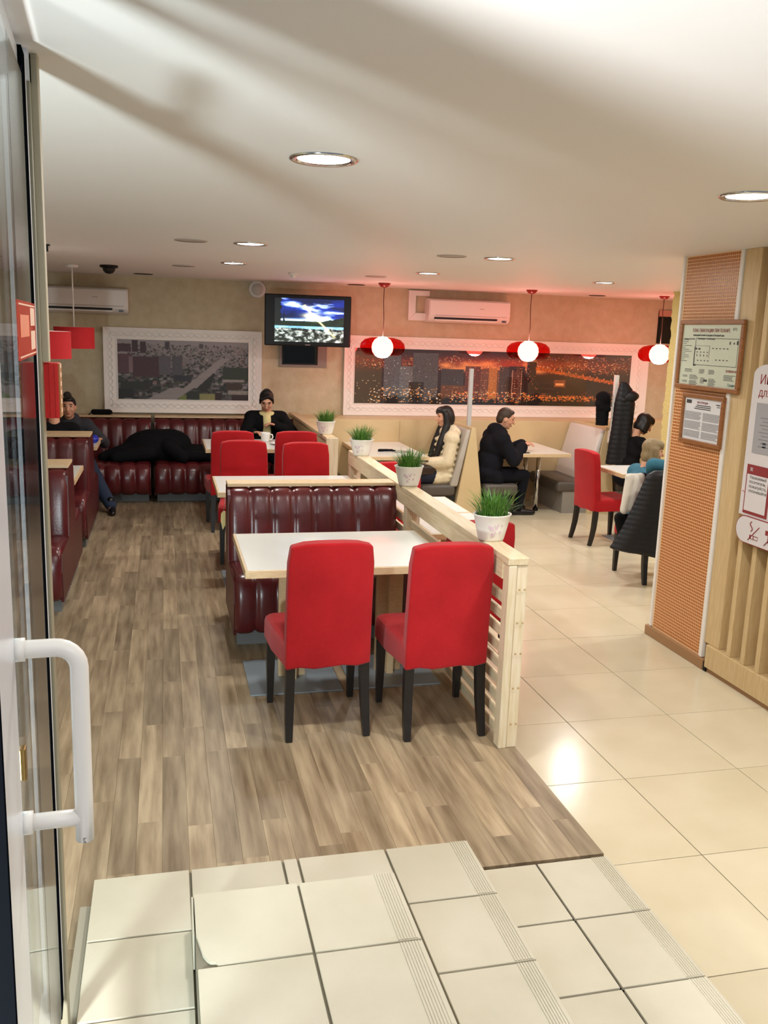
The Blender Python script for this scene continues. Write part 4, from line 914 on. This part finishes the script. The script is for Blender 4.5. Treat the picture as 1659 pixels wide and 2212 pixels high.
for c0_, c1_ in ((w2-0.04, w2/2+0.01), (w2/2-0.01, 0.04)):
    for k in range(19):
        if k in (6, 13): continue
        ybar(bm, X, c0_, c1_+rg.random()*0.03*(k % 3 == 2), h2-0.118-0.0085*k, h2-0.113-0.0085*k)
stuff(bm_obj('notice_lines', bm, m_inkg, sh))
# consumer information board over the slats
t = empty('information_board', (3.245, 3.62, 0.955), 0, 'white arched information board with papers on the slatted wall', 'sign'); bw = 0.875
pts = [(0, 0), (bw, 0), (bw, 0.80)]+[(bw-0.0-0.13*(1-math.cos(a)), 0.80+0.06*math.sin(a)) for a in np.linspace(0.2, PI/2, 5)]+[(0.13, 0.88), (0.0, 0.90)]
n = len(pts); v = [(-0.004, a, b) for a, b in pts]+[(0.004, a, b) for a, b in pts]
bd = mesh_obj('board', v, [tuple(range(n)), tuple(range(n, 2*n))[::-1]]+[(i, (i+1) % n, (i+1) % n+n, i+n) for i in range(n)], m_board, t)
text('board_title', 'Информация', 0.075, face_mx(-0.0046, 4.437-3.62, 1.727-0.955), m_inkr, bd); text('board_title', 'для потребителей', 0.066, face_mx(-0.0046, 4.437-3.62, 1.655-0.955), m_inkr, bd)
pk = box('document_pocket', -0.007, -0.004, 0.30, 4.437-3.62, 1.318-0.955, 1.60-0.955, mat('grey_document', '#a5a5aa', 0.4), bd)
bm = bmesh.new()
for k in range(9): ybar(bm, -0.0072, 0.77-0.02*(k % 2), 0.36, 0.56-0.02*k, 0.566-0.02*k)
ybar(bm, -0.0072, 0.73, 0.70, 0.40, 0.43); stuff(bm_obj('document_lines', bm, mat('line_grey', '#85868c', 0.6), pk))
nt_ = box('notice_card', -0.0075, -0.004, 4.245-3.62, 4.458-3.62, 0.968-0.955, 1.25-0.955, m_inkr, bd); box('card_paper', -0.0085, -0.007, 4.262-3.62, 4.449-3.62, 0.985-0.955, 1.195-0.955, m_board, nt_)
text('card_text', 'Уважаемый\nпосетитель,\nпожалуйста,\nоплачивайте', 0.026, face_mx(-0.0088, 4.425-3.62, 1.14-0.955), m_ink, nt_)
text('card_mark', 'Ж', 0.03, face_mx(-0.0085, 4.43-3.62, 1.222-0.955), m_board, nt_)
text('board_arc', '~', 0.06, face_mx(-0.0046, 4.487-3.62, 1.09-0.955), m_orange, bd)
# pill shaped prohibition sign
t = empty('prohibition_sign', (3.238, 4.15, 0.877), 0, 'white pill shaped no smoking sign with dark red border', 'sign')
def pill(name, r, L, x0, x1, m, parent):
    q = [(L+r*math.sin(a), r*math.cos(a)) for a in np.linspace(0, PI, 14)]+[(-L-r*math.sin(a), -r*math.cos(a)) for a in np.linspace(0, PI, 14)]; n = len(q)
    v = [(x0, a, b) for a, b in q]+[(x1, a, b) for a, b in q]
    return mesh_obj(name, v, [tuple(range(n)), tuple(range(n, 2*n))[::-1]]+[(i, (i+1) % n, (i+1) % n+n, i+n) for i in range(n)], m, parent)
pill('border', 0.079, 0.27, -0.003, 0.003, m_inkr, t); fc = pill('face', 0.074, 0.27, -0.0045, 0.0, m_board, t)
x = -0.0055; Y0 = 4.335-4.15
ci = tube('smoke_curl', [(x, Y0+0.02+0.012*math.sin(k*0.9), 0.055-0.008*k) for k in range(8)], 0.003, m_inkr, fc, 6)
box('cigarette', x, x+0.001, Y0-0.045, Y0+0.03, -0.045, -0.022, m_inkr, fc)
for a in (Y0+0.005, Y0-0.02, Y0-0.035): box('cigarette_gap', x-0.0006, x, a-0.008, a+0.008, -0.041, -0.026, m_board, fc)
tube('slash', [(x, Y0+0.04, -0.055), (x, Y0-0.05, 0.035)], 0.0028, m_inkr, fc, 6)
Y1 = Y0-0.15
tube('slash', [(x, Y1+0.045, -0.055), (x, Y1-0.05, 0.045)], 0.0028, m_inkr, fc, 6); box('cone_icon', x, x+0.001, Y1-0.02, Y1+0.02, -0.035, 0.01, m_inkr, fc); box('cone_icon', x, x+0.001, Y1+0.01, Y1+0.045, 0.02, 0.032, m_inkr, fc); box('cone_icon', x, x+0.001, Y1+0.022, Y1+0.045, 0.005, 0.02, m_inkr, fc)

# ================================================================== PEOPLE
def ik(a, b, l1, l2, pole):
    a, b, pole = Vector(a), Vector(b), Vector(pole); d = b-a; L = min(d.length, (l1+l2)*0.995); d = d.normalized(); b = a+d*L
    x = (l1*l1-l2*l2+L*L)/(2*L); h = math.sqrt(max(0, l1*l1-x*x)); p = pole-d*pole.dot(d); p = p.normalized() if p.length > 1e-5 else Vector((0, 0, -1))
    return a+d*x+p*h, b
def hand_prims(wr, d, side, palm_n, curl=0.5, s=1.0):
    """palm and five separate fingers; d = direction of the fingers, palm_n = palm normal, side = thumb side"""
    d = Vector(d).normalized(); n_ = (Vector(palm_n)-d*Vector(palm_n).dot(d)).normalized(); u = d.cross(n_)*side; P = []
    M = Matrix((u, d, n_)).transposed(); P.append(('e', wr+d*0.045*s, (0.040*s, 0.052*s, 0.016*s), M))
    for k, (o, L) in enumerate(((0.027, 0.070), (0.010, 0.080), (-0.008, 0.074), (-0.025, 0.058))):
        b = wr+d*0.085*s+u*o*s; d1 = (d*math.cos(curl*0.7)+n_*math.sin(curl*0.7)); d2 = (d*math.cos(curl*1.8)+n_*math.sin(curl*1.8))
        m1 = b+d1*L*0.5*s; P += [('c', b, m1, 0.0088*s, 0.0084*s), ('c', m1, m1+d2*L*0.5*s, 0.0084*s, 0.0072*s)]
    b = wr+d*0.025*s+u*0.033*s; m1 = b+(u*0.75+d*0.6).normalized()*0.035*s; P += [('c', b, m1, 0.012*s, 0.010*s), ('c', m1, m1+(d+n_*0.3).normalized()*0.032*s, 0.010*s, 0.008*s)]
    return P
def person(name, loc, rz, label, seat=0.45, s=1.0, lean=8, side=0.0, hpitch=10, hyaw=0, hands=None, poles=None, feet=None, knees_out=0.06, top=None, topm=None, topinfl=0.02, puffy=False,
           legm=None, hair='short', hairm=None, sleeves=True, collar=None, open_shirt=None, legs=(True, True), coat_skirt=0.0, group=None, scarf=False, hood=False, fat=0.0):
    t = empty('person', loc, rz, label, 'person', group); L = math.radians(lean)
    hip = Vector((0, 0, seat+0.09*s)); T = Vector((math.sin(math.radians(side)), math.sin(L), math.cos(L)*math.cos(math.radians(side)))).normalized(); X = Vector((1, 0, 0)); X = (X-T*X.dot(T)).normalized(); Fw = T.cross(X)*-1
    R = Matrix((X, -Fw if Fw.y < 0 else Fw, T)).transposed()
    at = lambda x, y, z: hip+R@Vector((x*s, y*s, z*s))
    neck0, neck1 = at(0, -0.01, 0.50), at(0, 0.01, 0.575)
    hp = math.radians(hpitch); hy = math.radians(hyaw)
    RH = Matrix.Rotation(-hy, 3, 'Z')@Matrix.Rotation(-hp, 3, 'X'); hc = neck1+RH@Vector((0, 0.022*s, 0.115*s)); H = lambda x, y, z: hc+RH@Vector((x*s, y*s, z*s))
    sh = {1: at(0.175, 0, 0.455), -1: at(-0.175, 0, 0.455)}; hands = hands or {}; poles = poles or {}
    body = [('e', hip, (0.165*s, 0.12*s, 0.11*s), R), ('e', at(0, 0.01, 0.17), (0.145*s, 0.11*s, 0.17*s), R), ('e', at(0, 0.0, 0.35), (0.165*s, 0.112*s, 0.16*s), R), ('c', sh[1], sh[-1], 0.055*s, 0.055*s), ('c', neck0, neck1+Vector((0, 0, 0.03*s)), 0.058*s, 0.052*s)]
    head = [('e', hc, (0.076*s, 0.094*s, 0.112*s), RH), ('e', H(0, 0.02, -0.055), (0.058*s, 0.070*s, 0.065*s), RH), ('e', H(0, 0.06, -0.095), (0.030*s, 0.026*s, 0.020*s), RH), ('c', H(0, 0.088, 0.012), H(0, 0.113, -0.030), 0.011*s, 0.015*s), ('e', H(0, 0.082, 0.035), (0.052*s, 0.016*s, 0.012*s), RH),
            ('e', H(0.078, -0.005, -0.012), (0.010*s, 0.022*s, 0.032*s), RH), ('e', H(-0.078, -0.005, -0.012), (0.010*s, 0.022*s, 0.032*s), RH), ('e', H(0.038, 0.062, -0.03), (0.026*s, 0.024*s, 0.026*s), RH), ('e', H(-0.038, 0.062, -0.03), (0.026*s, 0.024*s, 0.026*s), RH)]
    body += head; arm = []; wrists = {}
    for sd in (1, -1):
        tgt = Vector(hands.get(sd, tuple((hip+Vector((sd*0.17*s, 0.26*s, 0.06*s)))))); el, wr = ik(sh[sd], tgt, 0.285*s, 0.26*s, poles.get(sd, (sd*0.6, -0.5, -0.8)))
        arm += [(sd, sh[sd], el, wr)]; body += [('c', sh[sd], el, 0.050*s, 0.040*s), ('c', el, wr, 0.040*s, 0.028*s)]
        fd = (wr-el).normalized(); body += hand_prims(wr, fd*0.7+Vector((-sd*0.35, 0.35, -0.1)), sd, (0, 0, -1), 0.55, s)
    leg = []
    for sd in (1, -1):
        hj = hip+Vector((sd*0.085*s, 0.02*s, -0.01*s)); ft = Vector((feet or {}).get(sd, (sd*0.10*s, 0.42*s, 0.0))); an = ft+Vector((0, -0.02*s, 0.075*s))
        kn, an = ik(hj, an, 0.425*s, 0.41*s, (sd*knees_out*3, 0.7, 1.0)); leg.append((sd, hj, kn, an, ft)); body += [('c', hj, kn, 0.080*s, 0.056*s), ('c', kn, an, 0.054*s, 0.036*s), ('c', an+Vector((0, -0.02*s, -0.035*s)), ft+Vector((sd*0.015, 0.15*s, 0.028*s)), 0.036*s, 0.026*s)]
    bo = blob('body', body, m_skin, t, 0.0085*max(s, 0.9), 3)
    for sd in (1, -1):
        ell_o('eye', H(sd*0.031, 0.081, 0.012), (0.013*s, 0.008*s, 0.0065*s), RH, m_eye, t); ell_o('eyebrow', H(sd*0.033, 0.090, 0.037), (0.022*s, 0.008*s, 0.005*s), RH, hairm or m_hairb, t)
    ell_o('mouth', H(0, 0.090, -0.066), (0.024*s, 0.010*s, 0.008*s), RH, m_lip, t)
    # trousers and shoes
    tp = [('e', hip+Vector((0, 0, -0.01*s)), (0.180*s, 0.135*s, 0.115*s), R)]
    for sd, hj, kn, an, ft in leg:
        tp += [('c', hj, kn, 0.096*s+fat, 0.070*s+fat), ('c', kn, an+Vector((0, 0, 0.0)), 0.068*s+fat, 0.056*s+fat*0.6)]
        sho = [('c', ft+Vector((0, -0.065*s, 0.035*s)), ft+Vector((sd*0.012, 0.06*s, 0.038*s)), 0.040*s, 0.042*s), ('c', ft+Vector((sd*0.012, 0.06*s, 0.034*s)), ft+Vector((sd*0.02, 0.165*s, 0.030*s)), 0.042*s, 0.032*s), ('c', an+Vector((0, 0, 0.045*s)), an+Vector((0, -0.01, -0.03*s)), 0.048*s, 0.046*s)]
        blob('shoe', sho, m_shoe, t, 0.012, 3)
    blob('trousers', tp, legm or m_trous, t, 0.013, 4)
    # upper garment
    if topm:
        f = topinfl; g = [('c', sh[1]+T*-0.01, sh[-1]+T*-0.01, 0.062*s+f, 0.062*s+f)]
        if puffy:
            for k in range(7):
                z = 0.0+0.068*k; g.append(('e', at(0, -0.005, z), ((0.165+0.02*math.sin(k*1.7)*0)*s+f+0.004, 0.125*s+f, 0.047*s), R))
        else: g += [('e', at(0, 0.0, 0.35), (0.172*s+f, 0.118*s+f, 0.165*s), R), ('e', at(0, 0.0, 0.15), (0.155*s+f, 0.122*s+f, 0.20*s), R), ('e', at(0, 0, 0.03), (0.170*s+f, 0.130*s+f, 0.10*s), R)]
        if coat_skirt: g += [('c', hip+Vector((0.07*s, 0.05*s, 0.0)), hip+Vector((0.10*s, coat_skirt, -0.02)), 0.105*s+f, 0.085*s+f*0.5), ('c', hip+Vector((-0.07*s, 0.05*s, 0.0)), hip+Vector((-0.10*s, coat_skirt, -0.02)), 0.105*s+f, 0.085*s+f*0.5)]
        for sd, a, e, wv in arm:
            ce = wv-(wv-e).normalized()*0.015
            if puffy:
                for (p, q_, n_) in ((a, e, 5), (e, ce, 5)):
                    for k in range(n_):
                        c = Vector(p).lerp(Vector(q_), (k+0.5)/n_); dd = (Vector(q_)-Vector(p)).normalized()*0.020; g.append(('c', c-dd, c+dd, 0.054*s+f*0.7, 0.054*s+f*0.7))
            else: g += [('c', a, e, 0.060*s+f*0.6, 0.052*s+f*0.6), ('c', e, ce, 0.052*s+f*0.6, 0.042*s+f*0.6)]
        if collar: g += [('c', at(0.035, -0.035, 0.52), at(-0.035, -0.035, 0.52), 0.052*s+f, 0.052*s+f), ('c', at(0.05, 0.02, 0.50), at(-0.05, 0.02, 0.50), 0.045*s+f, 0.045*s+f)]
        if hood: g += [('c', at(0.06, -0.075, 0.50), at(-0.06, -0.075, 0.50), 0.065*s, 0.065*s), ('c', at(0.10, -0.03, 0.52), at(-0.10, -0.03, 0.52), 0.045*s, 0.045*s)]
        blob(top or 'jacket', g, topm, t, 0.0125 if not puffy else 0.010, 4 if not puffy else 2)
    if open_shirt: blob('shirt', [('e', at(0, 0.055, 0.34), (0.085*s, 0.092*s, 0.17*s), R), ('e', at(0, 0.06, 0.18), (0.075*s, 0.09*s, 0.16*s), R), ('c', at(0.06, 0.03, 0.49), at(-0.06, 0.03, 0.49), 0.040*s, 0.040*s)], open_shirt, t, 0.012, 3)
    if hair:
        hm = hairm or m_hairb
        g = [('e', H(0, -0.016, 0.028), (0.084*s, 0.092*s, 0.098*s), RH), ('e', H(0, -0.045, -0.015), (0.076*s, 0.062*s, 0.075*s), RH)]
        if hair == 'short': g += [('e', H(0, 0.040, 0.086), (0.056*s, 0.042*s, 0.027*s), RH)]
        if hair == 'bun': g += [('e', H(0, -0.085, 0.05), (0.050*s, 0.040*s, 0.045*s), RH), ('c', H(-0.022, 0.055, 0.098), H(-0.066, 0.045, 0.045), 0.022*s, 0.020*s), ('c', H(-0.022, 0.055, 0.098), H(0.062, 0.055, 0.050), 0.022*s, 0.022*s), ('c', H(0.066, 0.05, 0.045), H(0.076, 0.02, -0.035), 0.018*s, 0.012*s), ('c', H(-0.070, 0.04, 0.04), H(-0.076, 0.02, -0.03), 0.016*s, 0.012*s)]
        if hair == 'bob': g += [('e', H(0, 0.03, 0.075), (0.086*s, 0.075*s, 0.050*s), RH)]+[('c', H(sd*0.074, -0.01+0.02*k, 0.03), H(sd*0.080, 0.0+0.025*k, -0.085), 0.030*s, 0.026*s) for sd in (1, -1) for k in (-1, 0, 1)]+[('e', H(0, -0.06, -0.05), (0.08*s, 0.05*s, 0.07*s), RH), ('c', H(0.045, 0.076, 0.058), H(-0.045, 0.076, 0.058), 0.020*s, 0.020*s), ('e', H(0, -0.02, 0.04), (0.092*s, 0.098*s, 0.092*s), RH)]
        if hair == 'long':
            g += [('e', H(0, 0.03, 0.078), (0.080*s, 0.070*s, 0.042*s), RH), ('e', H(0, -0.03, -0.02), (0.095*s, 0.085*s, 0.12*s), RH), ('c', H(0.0, 0.085, 0.06), H(0.03, 0.085, 0.055), 0.02*s, 0.02*s)]
            for sd in (1, -1): g += [('c', H(sd*0.078, 0.01, 0.03), H(sd*0.085, 0.015, -0.10), 0.036*s, 0.042*s), ('c', H(sd*0.085, 0.015, -0.10), at(sd*0.10, 0.11, 0.36), 0.045*s, 0.050*s), ('c', at(sd*0.10, 0.11, 0.36), at(sd*0.085, 0.19, 0.10), 0.050*s, 0.026*s)]
        if hair == 'topknot': g += [('e', H(0, -0.01, 0.12), (0.035*s, 0.035*s, 0.04*s), RH)]
        blob('hair', g, hm, t, 0.0095, 3)
    return t
def ell_o(name, c, r, M, m, parent):
    V = []; Fc = []; ell_mesh(V, Fc, c, r, M, 10, 6); return mesh_obj(name, V, Fc, m, parent, True)
person('person', (1.115, 10.30, 0), PI, 'woman in yellow shirt and black jacket looking down, hand at her chin', seat=0.42, s=0.97, lean=10, hpitch=34, hyaw=6,
       hands={-1: (-0.09, 0.22, 0.86), 1: (0.17, 0.44, 0.80)}, poles={-1: (-0.9, 0.3, -0.8)}, topm=m_blackcloth, open_shirt=m_yshirt, hair='bun', hairm=m_hairb)
person('person', (-0.93, 10.12, 0), PI, 'man in grey jacket and blue jeans slouching on the far left wall sofa', seat=0.38, s=0.92, lean=22, side=5, hpitch=2, hyaw=0, topm=mat('charcoal_jacket', '#33353c', 0.85), legm=m_jean,
       hands={1: (0.20, 0.45, 0.72), -1: (-0.28, 0.42, 0.74)}, feet={-1: (-0.38, 0.66, 0.0), 1: (0.05, 0.52, 0.0)}, knees_out=-0.12, hair='short', hairm=m_hairb, collar=True, fat=0.018)
person('person', (-1.02, 8.98, 0), 0.1, 'person in black seen from behind at the far left table', seat=0.42, s=0.92, lean=10, hpitch=12, topm=m_blackcloth, hair='short', hairm=mat('brown_hair_warm', '#4a3020', 0.6),
       hands={1: (0.18, 0.40, 0.80), -1: (-0.18, 0.40, 0.80)})
person('person', (3.06, 9.60, TZ), PI/2, 'woman with long black hair in cream puffer jacket facing left', seat=0.385, s=0.955, lean=-3, hpitch=8, hyaw=0, topm=m_puff, puffy=True, topinfl=0.028, legm=mat('navy_jeans', '#15182a', 0.9), coat_skirt=0.12,
       hands={1: (0.10, 0.24, 0.60), -1: (-0.07, 0.24, 0.60)}, poles={-1: (-0.7, -0.9, -0.6), 1: (0.7, -0.9, -0.6)}, hair='long', collar=True, hood=True)
person('person', (3.55, 9.60, TZ), -PI/2, 'man in black coat leaning over the wall table, facing right', seat=0.375, s=0.985, lean=15, hpitch=16, hyaw=14, topm=m_navy, topinfl=0.042, coat_skirt=0.10,
       hands={1: (0.10, 0.40, 0.80), -1: (-0.06, 0.46, 0.81)}, poles={1: (0.7, -0.3, -1.0), -1: (-0.7, -0.2, -1)}, feet={1: (0.06, 0.42, 0), -1: (-0.14, 0.34, 0)}, hair='short', hairm=m_hairbr, collar=True)
person('person', (5.17, 9.35, TZ), -PI/2, 'woman with black bob in dark top behind the hanging coats', seat=0.385, s=0.95, lean=12, hpitch=30, hyaw=0, topm=m_blackcloth, topinfl=0.012,
       hands={1: (0.06, 0.30, 0.86), -1: (-0.10, 0.34, 0.80)}, hair='bob')
person('person', (4.02, 6.98, TZ), -PI/2, 'blond child in teal top leaning an arm over the chair back', seat=0.42, s=0.86, lean=6, hpitch=6, hyaw=10, topm=m_teal, topinfl=0.032,
       hands={1: (0.36, 0.14, 0.985), -1: (-0.1, 0.25, 0.72)}, poles={1: (0.25, -1.0, 0.35)}, hair='bob', hairm=m_hairbl)

# ================================================================== CLOTHES AND SMALL THINGS
def coat_drape(name, rings, m, parent, ridges=0.0):
    return loft(name, rings, m, parent, True)
def quilted(name, loc, rz, prof, label, m=m_quilt, group='dark coats', pitch=0.055, th=0.05, seed=1, hem=0.0, fold=0.012):
    """hanging quilted garment: prof = list of (z, left x, right x, thickness)"""
    t = empty(name, loc, rz, label, 'coat', group); rg = random.Random(seed); rings = []
    z0, z1 = prof[0][0], prof[-1][0]; n = int(abs(z1-z0)/pitch*5)
    for i in range(n+1):
        z = z0+(z1-z0)*i/n; k = 0
        while k < len(prof)-2 and not (min(prof[k][0], prof[k+1][0]) <= z <= max(prof[k][0], prof[k+1][0])): k += 1
        a, b = prof[k], prof[k+1]; f = (z-a[0])/(b[0]-a[0]) if b[0] != a[0] else 0
        xl, xr, tk = (a[j]+(b[j]-a[j])*f for j in (1, 2, 3)); puff = 0.0032*abs(math.sin(PI*(z-z0)/pitch)); ring = []
        for j in range(24):
            th_ = 2*PI*j/24; c, s_ = math.cos(th_), math.sin(th_); fo = fold*(math.sin(th_*5+seed)+0.6*math.sin(th_*9+2*seed))*min(1, i/n*1.5)
            ring.append(Vector(((xl+xr)/2+c*((xr-xl)/2+puff)+0.0, s_*(tk+puff)+fo*s_, z-hem*(i/n)**2*(1+c)/2)))
        rings.append(ring)
    loft('quilting', rings, m, t, True); return t
q = quilted('hanging_coat', (5.06, 9.36, 0), 0, [(1.46, -0.03, 0.05, 0.02), (1.38, -0.05, 0.12, 0.04), (1.28, -0.07, 0.16, 0.06), (1.2, -0.08, 0.17, 0.065), (0.95, -0.09, 0.16, 0.07), (0.75, -0.11, 0.18, 0.075), (0.52, -0.13, 0.20, 0.08)], 'long black quilted coat on the right side of the white post', group='black coats hung on the white post')
blob('hood', [('e', (0.10, -0.02, 1.30), (0.09, 0.08, 0.07)), ('c', (0.0, -0.03, 1.26), (0.17, 0.0, 1.30), 0.045, 0.045)], m_quilt, q, 0.012, 3)
q = quilted('hanging_coat', (4.93, 9.52, 0), 0, [(1.32, -0.08, 0.06, 0.04), (1.25, -0.10, 0.08, 0.06), (1.12, -0.09, 0.06, 0.06), (0.95, -0.08, 0.06, 0.05)], 'shorter black jacket on the left side of the white post', m_blackcloth, group='black coats hung on the white post', seed=4)
blob('hood', [('e', (-0.03, -0.02, 1.27), (0.085, 0.08, 0.075)), ('e', (-0.06, -0.02, 1.20), (0.06, 0.06, 0.06)), ('c', (-0.05, -0.03, 1.16), (0.03, -0.03, 1.14), 0.05, 0.045)], m_blackcloth, q, 0.012, 3)
q = quilted('draped_jacket', (4.03, 6.52, 0), 0, [(0.885, -0.16, 0.30, 0.05), (0.85, -0.22, 0.34, 0.08), (0.60, -0.32, 0.36, 0.085), (0.40, -0.41, 0.36, 0.085), (0.25, -0.50, 0.36, 0.08), (0.235, -0.47, 0.35, 0.05)], 'dark quilted jacket draped over the chair back by the pillar', group='jackets draped on the chair by the pillar', pitch=0.04, seed=2, hem=0.16, fold=0.02)
blob('sleeve', [('c', (0.20, -0.06, 0.78), (0.24, -0.09, 0.40), 0.06, 0.055), ('c', (0.24, -0.09, 0.40), (0.27, -0.08, 0.10), 0.055, 0.05)], m_quilt, q, 0.014, 3)
t = empty('draped_jacket', (3.80, 6.72, 0), 0, 'white lined black jacket hanging beside the dark quilted one', 'coat', 'jackets draped on the chair by the pillar')
def sheet(name, P, m, th=0.012, parent=None):
    v = [Vector(p) for p in P]+[Vector(p)+Vector((0.004, th, 0)) for p in P]; n = len(P)
    return mesh_obj(name, v, [tuple(range(n)), tuple(range(n, 2*n))[::-1]]+[(i, (i+1) % n, (i+1) % n+n, i+n) for i in range(n)], m, parent)
blob('lining', [('c', (-0.04, 0, 0.80), (0.08, 0.02, 0.80), 0.035, 0.03), ('c', (-0.03, 0, 0.78), (-0.07, -0.02, 0.52), 0.04, 0.035), ('c', (0.03, 0, 0.78), (-0.02, -0.02, 0.54), 0.045, 0.04), ('c', (0.07, 0.0, 0.80), (0.03, -0.01, 0.58), 0.04, 0.035)], m_lin, t, 0.012, 4)
blob('outer', [('c', (0.10, 0.01, 0.80), (0.05, 0.0, 0.48), 0.04, 0.05), ('c', (-0.10, -0.01, 0.475), (0.04, 0.0, 0.43), 0.03, 0.045), ('c', (-0.08, 0.02, 0.45), (0.02, 0.03, 0.24), 0.05, 0.075), ('c', (0.06, 0.02, 0.5), (0.04, 0.02, 0.20), 0.045, 0.04)], m_blackcloth, t, 0.013, 3)
# pile of black jackets on the wall sofa
t = empty('jacket_pile', (-0.12, 10.30, 0.45), 0, 'heap of black jackets lying along the left wall sofa', 'coat')
blob('jacket', [('e', (0.02, 0.05, 0.13), (0.36, 0.20, 0.20)), ('e', (0.15, 0.06, 0.16), (0.26, 0.18, 0.17)), ('c', (-0.2, 0, 0.10), (-0.55, -0.05, 0.02), 0.12, 0.06), ('c', (-0.05, -0.14, 0.09), (-0.42, -0.2, 0.04), 0.09, 0.06), ('c', (0.15, -0.1, 0.15), (0.30, -0.24, 0.05), 0.09, 0.07)], m_blackcloth, t, 0.014, 3)
t2 = empty('jacket_pile', (0.38, 10.28, 0.45), 0, 'flatter black jacket lying right of the jacket heap', 'coat')
blob('jacket', [('e', (0.0, 0.03, 0.07), (0.32, 0.2, 0.09)), ('c', (-0.1, 0, 0.10), (0.30, 0.0, 0.09), 0.07, 0.06), ('c', (-0.2, -0.15, 0.06), (0.2, -0.2, 0.05), 0.06, 0.05)], m_blackcloth, t2, 0.014, 3)
t = empty('shoulder_bag', (-0.71, 10.86, 0.884), 0, 'small black bag lying on the ledge under the left picture', 'bag')
blob('bag_body', [('c', (-0.09, 0, 0.03), (0.09, 0, 0.028), 0.032, 0.03), ('c', (-0.08, 0, 0.03), (0.08, 0, 0.035), 0.03, 0.028)], m_blackcloth, t, 0.009, 2); tube('strap', [(-0.10, 0, 0.03), (-0.13, -0.03, 0.01), (-0.16, -0.08, -0.02)], 0.006, m_blackcloth, t, 6)
t = empty('upright_bag', (-1.07, 10.84, 0.884), 0, 'dark grey bag standing on the ledge behind the slouching man', 'bag')
blob('bag_body', [('c', (0, 0, 0.06), (0, 0, 0.19), 0.055, 0.045), ('e', (-0.01, 0, 0.22), (0.045, 0.04, 0.04))], mat('dark_grey_cloth', '#3b3734', 0.9), t, 0.01, 3); box('flap', -0.04, 0.04, -0.058, -0.05, 0.06, 0.15, m_blackcloth, t, 0.004)
# things on the tables
t = empty('white_cup', (1.02, 9.42, 0.751), 0, 'white china cup on the far table', 'cup')
lathe('cup_body', [(0.001, 0.003), (0.036, 0.0), (0.042, 0.02), (0.05, 0.085), (0.052, 0.10), (0.049, 0.10), (0.04, 0.012)], m_cup, t, 28); tube('cup_handle', [(0.046, 0, 0.08), (0.072, 0, 0.078), (0.08, 0, 0.052), (0.068, 0, 0.03), (0.042, 0, 0.026)], 0.007, m_cup, t, 8)
t = empty('plate', (1.17, 9.20, 0.751), 0, 'white plate with brown food on the far table', 'plate')
lathe('dish', [(0.001, 0.004), (0.07, 0.004), (0.12, 0.018), (0.122, 0.020), (0.12, 0.014), (0.075, 0.0), (0.001, 0.0)], m_cup, t, 32); blob('food', [('e', (0.02, 0, 0.015), (0.06, 0.045, 0.014)), ('e', (-0.03, 0.02, 0.014), (0.04, 0.03, 0.012))], m_food, t, 0.008, 2)
t = empty('blue_wrapper', (-0.70, 9.28, 0.751), 0.3, 'bright blue packet on the far left table', 'packet')
blob('packet', [('e', (0, 0, 0.035), (0.06, 0.05, 0.04)), ('e', (0.02, 0.01, 0.05), (0.04, 0.03, 0.03))], m_blue, t, 0.008, 1); blob('crimp', [('c', (-0.05, 0, 0.05), (-0.05, 0.0, 0.085), 0.012, 0.016)], m_blue, t, 0.005, 1)
t = empty('key_bunch', (2.36, 9.55, 0.636), 0.2, 'dark keys and gloves on the wall table before the cream jacket', 'keys')
blob('glove', [('c', (-0.08, 0, 0.012), (0.04, 0.01, 0.012), 0.018, 0.014), ('c', (0.0, 0, 0.012), (0.10, -0.03, 0.010), 0.012, 0.010), ('c', (0.0, 0.02, 0.012), (0.10, 0.04, 0.010), 0.012, 0.010)], m_blackcloth, t, 0.007, 2)
tube('key_ring', [(0.14+0.018*math.cos(a), 0.0+0.018*math.sin(a), 0.005) for a in np.linspace(0, 2*PI, 14)], 0.0025, m_chrome, t, 5); box('key', 0.155, 0.21, -0.006, 0.006, 0.001, 0.005, m_chrome, t)
t = empty('folded_paper', (2.52, 9.48, 0.636), 0.4, 'small folded grey paper beside the keys', 'paper'); box('leaf', -0.09, 0.09, -0.06, 0.06, 0.0, 0.003, mat('grey_paper', '#8f8a84', 0.7), t); box('leaf', -0.085, 0.09, -0.058, 0.062, 0.003, 0.006, mat('grey_paper', '', 0.7), t)
t = empty('mobile_phone', (3.95, 9.46, 0.636), 0.3, 'grey mobile phone by the hands of the man in black', 'phone'); box('phone_body', -0.035, 0.035, -0.07, 0.07, 0, 0.009, m_black, t, 0.003); box('phone_screen', -0.031, 0.031, -0.062, 0.062, 0.009, 0.0095, mat('phone_glass', '#707a88', 0.1), t)
t = empty('leather_bag', (2.76, 9.44, 0.40), 0.3, 'brown leather handbag in the lap of the cream jacketed woman', 'bag')
blob('bag_body', [('c', (-0.11, 0, 0.06), (0.12, 0.0, 0.05), 0.055, 0.05), ('c', (-0.10, 0, 0.03), (0.11, 0.0, 0.02), 0.05, 0.05)], m_bagbr, t, 0.011, 2); tube('bag_strap', [(-0.10, 0, 0.11), (-0.03, 0.01, 0.15), (0.06, 0.0, 0.14), (0.11, 0, 0.10)], 0.009, m_bagbr, t, 8)
t = empty('yellow_tag', (0.372, 6.03, 0.60), 0, 'small pale yellow tag hanging at the left end of the centre sofa', 'tag')
sheet('tag_paper', [(0, 0, 0.10), (0.012, 0.0, 0.095), (0.012, 0, 0.0), (-0.004, 0.0, -0.03), (-0.016, 0, 0.03), (-0.014, 0, 0.08)], mat('pale_yellow', '#e3d493', 0.6), 0.004, t); tube('tag_string', [(0.004, 0.002, 0.09), (0.012, -0.03, 0.20)], 0.002, m_inkg, t, 5)
